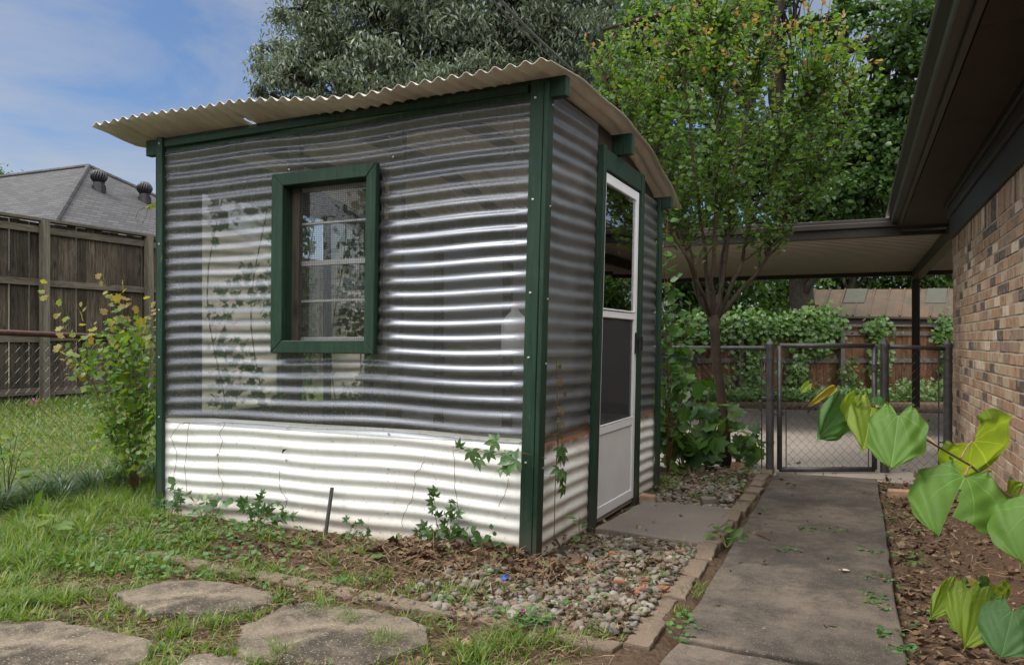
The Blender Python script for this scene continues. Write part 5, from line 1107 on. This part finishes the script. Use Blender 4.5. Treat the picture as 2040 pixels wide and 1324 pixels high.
# crape myrtle
cb_ = Wp(1446, 0, 6.95); CD = 6.95
ct = thing('crape_myrtle', 'multi-stemmed crape myrtle with orange shoot tips beside the greenhouse', 'tree', (cb_[0], cb_[1], 0))
m = MB(); trunk = [Vector((cb_[0], cb_[1], -.05)), Vector(Wp(1444, 860, CD)), Vector(Wp(1437, 790, CD)), Vector(Wp(1428, 720, CD)), Vector(Wp(1424, 660, CD)), Vector(Wp(1420, 628, CD))]
m.tube(trunk, [.056, .047, .043, .041, .043, .055], 14); m.build('trunk', CBARK, ct, smooth=True)
stems = [[(1418, 640, 0), (1392, 590, 0), (1365, 500, -.2), (1330, 410, -.3), (1250, 250, -.3), (1190, 130, -.3)], [(1416, 640, 0), (1385, 570, .1), (1372, 480, .2), (1350, 380, .2), (1320, 240, .3)], [(1420, 640, 0), (1408, 560, .1), (1398, 460, .1), (1385, 330, .1), (1360, 150, .1), (1350, 20, .1)],
    [(1422, 640, 0), (1418, 560, -.1), (1425, 450, -.1), (1420, 350, -.2), (1430, 200, -.2), (1420, 60, -.2)], [(1424, 640, 0), (1440, 560, .1), (1450, 470, .2), (1460, 350, .2), (1500, 180, .3), (1520, 30, .3)], [(1426, 640, 0), (1450, 590, -.1), (1480, 520, -.1), (1500, 420, -.2), (1560, 300, -.3), (1620, 180, -.3)],
    [(1428, 640, 0), (1465, 590, .1), (1510, 540, .2), (1560, 440, .2), (1640, 330, .2), (1700, 220, .2)], [(1424, 640, 0), (1436, 580, .3), (1440, 480, .4), (1450, 380, .5), (1440, 200, .5)], [(1420, 635, 0), (1400, 590, -.2), (1380, 530, -.3), (1300, 400, -.3), (1240, 330, -.3)]]
nodes = []; m = MB()
for s in stems:
    pts = [Vector(Wp(a, b, CD + c)) for a, b, c in s]; q = []
    for i in range(len(pts) - 1):
        for j in range(4):
            w_ = pts[i].lerp(pts[i + 1], j / 4); q.append(w_ + Vector((random.gauss(0, .008), random.gauss(0, .008), 0)))
    q.append(pts[-1]); k = len(q); m.tube(q, [.017 * (1 - i / k) ** .8 + .004 for i in range(k)], 8); nodes += q[8:]
P, H, PT, HT, PO, HO = [], [], [], [], [], []
NA_ = np.array([tuple(x) for x in nodes]); cc = Vector(Wp(1445, 205, CD)); nsh = 740
for i in range(nsh):
    d_ = Vector(rdir(1)[0]); rr = random.uniform(.25, 1.0) ** .6
    lx = d_.x * 1.45 * rr; ly = d_.y * .95 * rr; lz = d_.z * 1.22 * rr; tip = cc + Vector((lx * ca - ly * sa, lx * sa + ly * ca, lz))
    if tip.z < 2.05: tip.z = 2.05 + random.random() * .3
    dist = np.linalg.norm(NA_ - np.array(tip) + np.array([0, 0, .35]), axis=1); st = nodes[int(np.argmin(dist + rng.random(len(dist)) * .3))]
    up = tip.z > cc.z - .1; ln = (tip - st).length; q = bez(st, tip, (0, 0, -.12 * ln), 7, .01); m.tube(q, [.007, .006, .005, .004, .003, .0025, .0015], 4, False)
    nl = int(min(ln, 1.3) * 31) + 7
    for k_ in range(nl):
        s = .12 + .88 * (k_ + random.random()) / nl; a_ = min(int(s * 6), 5); w_ = q[a_].lerp(q[a_ + 1], s * 6 - a_); dd = (q[a_ + 1] - q[a_]).normalized()
        sd = Vector((random.gauss(0, 1), random.gauss(0, 1), random.gauss(0, .35))); sd = (sd - dd * sd.dot(dd)).normalized(); hd = sd + dd * .6
        if up and s > .9 and tip.z > cc.z + .1 and i % 2 == 0: PO.append(w_); HO.append(hd + dd)
        elif up and s > .6 and tip.z > cc.z - .1: PT.append(w_); HT.append(hd)
        else: P.append(w_ + Vector((random.gauss(0, .03), random.gauss(0, .03), random.gauss(0, .03)))); H.append(hd)
m.build('stems', CBARK, ct, smooth=True)
k = len(P); V, T_ = inst(RO[0], RO[1], [tuple(x) for x in P], [tuple(x) for x in H], [0, 0, 1] + rng.normal(size=(k, 3)) * .5, .05 * rng.uniform(.6, 1.25, k)); npmesh('leaves', V, T_, CRAPE, ct)
k1, k2 = len(PT), len(PO); k = k1 + k2; sz_ = np.concatenate([np.full(k1, .046), np.full(k2, .036)])
V, T_ = inst(RO[0], RO[1], [tuple(x) for x in PT + PO], [tuple(x) for x in HT + HO], [0, 0, 1] + rng.normal(size=(k, 3)) * .5, sz_ * rng.uniform(.6, 1.25, k)); yl = npmesh('young_leaves', V, T_, CTIP, ct)
yl.data.materials.append(CORG); yl.data.polygons.foreach_set('material_index', np.repeat(np.array([0] * k1 + [1] * k2, dtype=np.int32), len(RO[1])))

# shrubs beside the crape myrtle
def Sd(px, py, d): return Wp(px, py, d)
sr = Wp(1360, 0, 6.75); sprig('oakleaf_shrub', 'broad-leaved shrub at the foot of the crape myrtle', 'shrub', (sr[0], sr[1], 0),
    [Sd(px, py, 6.75 + random.gauss(0, .15)) for px, py in ((1395, 750), (1420, 760), (1345, 760), (1330, 800), (1370, 810), (1400, 815), (1430, 830), (1340, 860), (1380, 870), (1410, 880), (1325, 880), (1350, 900), (1450, 800), (1360, 840))], MAP, OAKH, .185, 7, GSTEM, .006, .05, None, .02, None, (.1, -.8, .8), .2)
sr = Wp(1470, 0, 7.15); sprig('oakleaf_shrub', 'low dark shrub right of the crape myrtle trunk before the chain link', 'shrub', (sr[0], sr[1], 0),
    [Sd(px, py, 6.85 + random.gauss(0, .1)) for px, py in ((1470, 850), (1500, 850), (1485, 870), (1455, 880), (1510, 880), (1475, 895), (1500, 900))], MAP, OAKH, .10, 8, GSTEM, .005, .05, None, .02, None, (.1, -.8, .8), .2)
sr = Wp(1330, 0, 6.5); sprig('climbing_vine', 'tall leafy vine climbing up behind the far greenhouse corner', 'vine', (sr[0], sr[1], 0),
    [Sd(px, py, 6.45 + random.gauss(0, .1)) for px, py in ((1330, 430), (1345, 500), (1325, 560), (1350, 580), (1375, 600), (1340, 640), (1320, 680), (1360, 660), (1335, 720), (1322, 480), (1395, 640))], RO, SHRUB, .085, 24, STEM, .005, .02, None, .03, YTIP and None, (.2, -.8, .7), .4)
# ivy on the cedar fence
iv = thing('ivy', 'ivy mats hanging over the red brown cedar fence', 'ivy', (P0[0] + 2, P0[1] + .4, 0)); P = []
def ivp(px, py, out_):
    t_ = (px - 1180) / 1180; d = 15.5 + 1.9 * t_ - out_; return Wp(px, py, d)
for cx, cy, rx, ry, n_ in ((1470, 648, 85, 26, 1500), (1560, 650, 40, 18, 350), (1625, 645, 50, 32, 1100), (1750, 650, 26, 16, 260), (1885, 655, 20, 30, 260), (1405, 660, 60, 28, 600), (1500, 735, 26, 60, 330), (1590, 745, 22, 55, 330), (1690, 760, 26, 40, 150), (1755, 720, 18, 60, 330), (1885, 740, 10, 50, 90), (1625, 690, 45, 16, 200), (1440, 765, 26, 30, 110), (1640, 786, 50, 14, 200), (1460, 786, 80, 14, 260)):
    a = rng.normal(size=(n_, 2)) * .5; 
    for u_, v_ in a:
        px, py = cx + u_ * rx, cy + v_ * ry
        if py < 803: P.append(ivp(px, py, .13 + rng.random() * .16))
P = np.array(P); k = len(P); V, T_ = inst(IVY[0], IVY[1], P, rdir(k) + [0, 0, -.9], [.2, -1, .6] + rng.normal(size=(k, 3)) * .4, rng.uniform(.07, .13, k)); npmesh('leaves', V, T_, IVYM, iv)
m = MB()
for px in (1410, 1500, 1520, 1590, 1630, 1750, 1885): m.tube([ivp(px + 8 * math.sin(j), 800 - j * 20, .12) for j in range(9)], .008, 5)
m.build('stem', STEM, iv)
# undergrowth before the cedar fence
parts = []; k = 3000; px = rng.uniform(1380, 1920, k); py = 797 - rng.random(k) ** 2 * 22 * np.where(px > 1780, 1.9, 1) ; P = np.array([Wp(a, b, 14.6 + rng.random() * .6) for a, b in zip(px, py)])
V, T_ = inst(IVY[0], IVY[1], P, rdir(k) + [0, 0, .2], [0, -.4, 1] + rng.normal(size=(k, 3)) * .4, rng.uniform(.05, .11, k)); tag(npmesh('ground_cover', V, T_, IVYM), 'leafy ground cover along the foot of the cedar fence', 'ground cover', kind='stuff')
# pink flowers
PK = m_leaf('pink_petal', [(.6, .08, .35), (.7, .15, .45)], .3)
for (px, py, zz, l, d) in ((1043, 1218, .04, 'pink clover flower left of the pair in the gravel', None), (1071, 1228, .04, 'pink clover flower right of the pair in the gravel', None), (67, 808, 0, 'cluster of magenta flowers at the foot of the tall board fence', 10.2)):
    c = Gp(px, py, zz) if d is None else Wp(px, py, d); s = .012 if d is None else .06; k = 14 if d is None else 40; P = np.array(c) + rng.normal(size=(k, 3)) * s * (.4 if d is None else 1)
    t = thing('flower', l, 'flower', c, 0, 'small pink flowers'); V, T_ = inst(RO[0], RO[1], P, rdir(k), rdir(k), np.full(k, s * (1 if d is None else .8))); npmesh('petals', V, T_, PK, t)
    m = MB(); m.tube([(c[0], c[1], c[2] - (.03 if d is None else .2)), c], .001 if d is None else .004, 4); m.build('stem', GSTEM, t)
# lone weeds in the lawn
sprig('weed', 'pale green broad-leaved weed standing in the left lawn', 'weed', Gp(98, 1072), [Wp(112, 1028, 4.1), Wp(80, 1050, 4.1), Wp(102, 1062, 4.1), Wp(60, 1015, 4.1)], OV, YVINE, .10, 3, GSTEM, .003, leafn=(0, -.5, 1))
sprig('weed', 'light leafy weed at the far left edge before the fence', 'weed', Gp(12, 1000), [Wp(35, 860, 5.0), Wp(-10, 850, 5.0), Wp(20, 880, 5.0), Wp(45, 890, 5.0)], OV, YVINE, .13, 3, GSTEM, .004, leafn=(0, -.5, 1))
sprig('weed', 'green weed sprouting in the joint between door pad and walkway', 'weed', Gp(1447, 1090, .02), [Wp(1430, 1040, 4.4), Wp(1475, 1065, 4.4), Wp(1440, 1060, 4.4), Wp(1475, 1078, 4.4), Wp(1425, 1075, 4.3)], OV, WEED, .075, 4, GSTEM, .003, leafn=(0, -.5, 1))
sprig('weed', 'small green seedling in front of the door pad', 'weed', Gp(1358, 1105, .03), [Wp(1358, 1072, 4.15)], OV, WEED, .045, 4, GSTEM, .002, leafn=(0, -.5, 1))

# ---------------------------------------------------------------- redbud leaves close to the camera
RB = newmat('redbud_leaf'); n = N(RB)
uvn = n('ShaderNodeUVMap').outputs[0]; sx = n('ShaderNodeSeparateXYZ', {0: uvn}); U_, V_ = sx.outputs[0], sx.outputs[1]
def redleaf(name, c1, c2, tr, trc):
    m = newmat(name); n = N(m); uv = n('ShaderNodeUVMap').outputs[0]; s = n('ShaderNodeSeparateXYZ', {0: uv}); x = n.math('ABSOLUTE', s.outputs[0]); y = s.outputs[1]
    mid = n.ramp(x, [(0., 1.), (.014, 0.)])
    ang = n.math('ARCTAN2', y, n.math('ADD', x, .0001)); rad = n.math('SQRT', n.math('ADD', n.math('MULTIPLY', x, x), n.math('MULTIPLY', y, y)))
    vein = mid
    for a0 in (.95, .28, -.45):
        dd = n.math('MULTIPLY', n.math('ABSOLUTE', n.math('SUBTRACT', n.math('SUBTRACT', ang, a0), n.math('MULTIPLY', rad, .35))), rad); vein = n.math('MAXIMUM', vein, n.math('MULTIPLY', n.ramp(dd, [(0., 1.), (.010, 0.)]), n.ramp(rad, [(.25, .9), (.7, .15)])))
    sec = n.math('FRACT', n.math('MULTIPLY', n.math('SUBTRACT', y, n.math('MULTIPLY', x, .75)), 6.5)); sec = n.ramp(n.math('ABSOLUTE', n.math('SUBTRACT', sec, .5)), [(.0, .28), (.035, 0.)]); vein = n.math('MAXIMUM', vein, sec)
    f = n.ramp(n.noise(16, 5, n.obj(), .6), [(.3, 0.), (.7, 1.)]); c = n.mix(f, c1, c2); c = n.mix(n.math('MULTIPLY', vein, .36), c, tuple(min(1, k * 2.2 + .05) for k in c2))
    bp_ = n.bump(n.math('ADD', n.math('MULTIPLY', vein, -1.), n.math('MULTIPLY', n.noise(90, 4, n.obj()), .5)), .25, .002); c = n.mix(n.ramp(n.noise(26, 6, n.obj(), .7), [(.45, 0.), (.75, .4)]), c, tuple(k * .72 for k in c1))
    br_ = n.ramp(n.noise(60, 4, n.obj(), .7), [(.68, 0.), (.73, .7)]); c = n.mix(br_, c, (.22, .16, .06)); d = n.bsdf(c, .55, bp_, .3); t = n('ShaderNodeBsdfTranslucent', {0: n.mix(1., c, trc, 'MULTIPLY')}).outputs[0]; n.end(n('ShaderNodeMixShader', {0: tr, 1: d, 2: t}).outputs[0]); return m
RG = redleaf('redbud_green_leaf', (.09, .19, .028), (.125, .235, .042), .42, (1.5, 1.6, .5)); RY = redleaf('redbud_yellow_green_leaf', (.18, .28, .035), (.24, .33, .05), .5, (1.4, 1.3, .5))
RO2 = redleaf('redbud_golden_leaf', (.30, .27, .04), (.36, .25, .06), .45, (1.3, 1.2, .6)); RD = redleaf('redbud_dull_green_leaf', (.05, .13, .035), (.075, .16, .05), .35, (1.4, 1.5, .6))
bpy.data.materials.remove(RB)
rbt = thing('redbud_tree', 'young redbud reaching in from the right with big heart-shaped leaves near the camera', 'tree', (.62, .95, 0))
def heart(base, tip, wpx, d, dt, mat, roll=0., fold=.25, curl=.15, notch=.22, hole=False, wave=.045):
    """heart leaf: base and tip in photo pixels, width in photo pixels, depth d at base and dt at tip"""
    b_ = Vector(Wp(*base, d)); t_ = Vector(Wp(*tip, dt)); Y_ = t_ - b_; L_ = Y_.length; Y_.normalize(); view = (b_ - Vector((0, 0, CAM_H))).normalized()
    nn = -view; nn = (nn - Y_ * nn.dot(Y_)).normalized(); nn = (Matrix.Rotation(roll, 3, Y_) @ nn); fold = fold * .7; X_ = Y_.cross(nn); hw = wpx * (1.22 if wpx < 75 else 1) / FPX * d / 2 / L_
    nv_, nu_ = 40, 18; V = []; UV = []; idx = {}
    def half(v):                             # half width of a heart leaf at v along -notch..1
        if v < -notch: return 0
        if v < .25: s = (v + notch) / (.25 + notch); return math.sqrt(max(0, 1 - (1 - s) ** 2))
        sb = (v - .25) / .66; body = max(0., 1 - sb ** 2.7) ** .66 * (1 - .04 * sb) if sb < 1 else 0; s = (1 - v) / .35; return max(body, .20 * s ** 1.6 if s < 1 else 0)
    for i in range(nv_ + 1):
        v = -notch + (1 + notch) * (i / nv_) ** 1.0; h_ = half(v)
        inner = 0 if v >= 0 else (.18 * (-v / notch) ** .5 + .28 * (v / notch) ** 2) * 1.0
        for j in range(-nu_, nu_ + 1):
            a = abs(j) / nu_; w_ = (inner + (max(h_, inner) - inner) * a) * (1 if j >= 0 else -1) * hw
            if v < 0 and j == 0: w_ = 0
            if v < 0: w_ = (inner + (max(h_, inner) - inner) * a) * (1 if j > 0 else -1) * hw
            w_ *= 1 + .03 * math.sin(v * 17 + base[0]) + (.04 if j > 0 else -.03) * math.sin(v * 4 + base[1])
            z = .02 * math.sin(v * 5 + 1.3 * base[0]) + .018 * math.sin(abs(j) * .8 + v * 14 + base[1]) * a + abs(w_) * fold * 1.0 - curl * v * abs(v) + wave * math.sin(v * 9 + j * .35) * a * a - .35 * abs(w_) ** 2 * 2
            idx[i, j] = len(V); V.append(b_ + X_ * (w_ * L_) + Y_ * (v * L_) + nn * (z * L_)); UV.append((w_ / hw * .5, v))
    F = []
    for i in range(nv_):
        v = -notch + (1 + notch) * (i / nv_)
        for j in range(-nu_, nu_):
            if v < -.001 and j in (-1, 0): 
                if j == -1: continue
                if j == 0: continue
            if hole and v > .22 and (-1 - (v - .22) * 5 <= j <= -1 or (v > .60 + .006 * abs(j + 9) and j <= -1)): continue
            F.append((idx[i, j], idx[i, j + 1], idx[i + 1, j + 1], idx[i + 1, j]))
    me = bpy.data.meshes.new('leaf'); me.from_pydata([tuple(v) for v in V], [], F); uvl = me.uv_layers.new(name='UVMap')
    for lp in me.loops: uvl.data[lp.index].uv = UV[lp.vertex_index]
    return link('leaf', me, rbt, None, mat, True)
D = .95
heart((1612, 764), (1594, 783), 13, D + .14, D + .14, RY, fold=.6)
heart((1663, 771), (1612, 808), 13, D + .10, D + .08, RO2, fold=.9, notch=.02)
heart((1688, 802), (1641, 874), 62, D + .09, D + .03, RD, roll=-.5, fold=.25)
heart((1704, 790), (1665, 851), 26, D + .06, D + .08, RY, roll=.3, fold=.7)
heart((1738, 808), (1724, 893), 70, D + .06, D + .0, RY, roll=-.3, fold=.35)
heart((1748, 806), (1752, 786), 20, D + .03, D + .03, RD, fold=.4, notch=.1)
heart((1834, 850), (1822, 872), 18, D + .06, D + .02, RY, fold=.3)
heart((1790, 826), (1773, 933), 108, D + .0, D - .05, RG, roll=.12, fold=.18, curl=.12)
heart((1938, 878), (1990, 946), 180, D + .02, D + .10, RY, roll=-.2, fold=.15)
heart((1923, 946), (1868, 1066), 168, D - .05, D - .10, RG, roll=.1, fold=.15, hole=True)
heart((2036, 986), (1985, 1010), 75, D - .02, D + .06, RY, roll=.3, fold=.2)
heart((2074, 1010), (2036, 1122), 160, D - .12, D - .15, RG, roll=.1, fold=.15)
heart((1902, 1166), (1856, 1232), 38, .96, .93, RY, roll=-.2, fold=.4)
heart((1923, 1166), (1915, 1146), 48, .97, 1.0, RO2, fold=.2, notch=.1)
heart((1928, 1172), (1906, 1264), 52, .93, .90, RY, roll=.2, fold=.4)
heart((1936, 1172), (1922, 1250), 52, .97, .95, RD, roll=-.3, fold=.2)
heart((1975, 1192), (1922, 1296), 56, .90, .88, RY, roll=-.2, fold=.45)
heart((1960, 1180), (1950, 1222), 44, .93, .92, RG, roll=.3, fold=.4)
heart((1962, 1178), (1985, 1162), 50, .97, 1.0, RD, roll=.3, fold=.3, notch=.1)
heart((1972, 1192), (2030, 1178), 52, .96, 1.0, RY, roll=.6, fold=.3)
heart((2018, 1214), (1992, 1314), 108, .86, .84, RD, roll=.1, fold=.15)
def twig(pts, r0, r1): 
    m = MB(); q = [Vector(Wp(*p)) for p in pts]; k = len(q); m.tube(q, [r0 + (r1 - r0) * i / (k - 1) for i in range(k)], 8); return m
def petiole(m, a, b): A_, B_ = Vector(Wp(*a)), Vector(Wp(*b)); m.tube([A_, A_.lerp(B_, .5) + Vector((0, 0, .003)), B_], .0011, 6)
m = MB(); hub = Vector((.62, .95, .86))
q = [Vector(Wp(*p)) for p in ((1616, 763, D + .14), (1640, 768, D + .12), (1680, 785, D + .09), (1760, 815, D + .05), (1812, 856, D + .02), (1870, 890, D), (1932, 926, D - .02), (2000, 980, D - .04), (2090, 1040, D - .1))] + [Vector((.42, 1.02, .85)), hub, Vector((.60, .95, .4)), Vector((.62, .95, -.05))]
m.tube(q, [.0006, .0007, .0009, .001, .0012, .0013, .0014, .0016, .002, .003, .007, .010, .012], 8); tk_ = m.build('branch', CBARK, rbt, smooth=True)
m = MB(); q = [Vector(Wp(*p)) for p in ((1922, 1164, .96), (1945, 1186, .95), (2005, 1212, .92), (2090, 1245, .88))] + [Vector((.45, 1.0, .62)), Vector((.61, .95, .45))]; m.tube(q, [.0008, .001, .0012, .0016, .003, .005], 8); m.build('branch', CBARK, rbt, smooth=True)
PETM = m_plain('reddish_petiole', (.30, .14, .10), (.28, .22, .10))
for a_, b_ in (((1915, 912, D - .01), (1938, 878, D + .02)), ((1790, 842, D + .03), (1790, 828, D)), ((1870, 890, D), (1836, 866, D + .05)), ((1935, 928, D - .02), (1923, 946, D - .05)), ((1688, 789, D + .09), (1690, 800, D + .09)), ((1748, 812, D + .05), (1740, 808, D + .06)), ((2030, 1005, D - .06), (2036, 986, D - .02)), ((2090, 1040, D - .1), (2074, 1010, D - .12)), ((1945, 1186, .95), (1928, 1172, .93)), ((2005, 1212, .92), (1975, 1192, .93)), ((2030, 1222, .90), (2018, 1214, .86)), ((1922, 1164, .96), (1902, 1166, .96))):
    m = MB(); petiole(m, a_, b_); m.build('petiole', PETM, rbt)
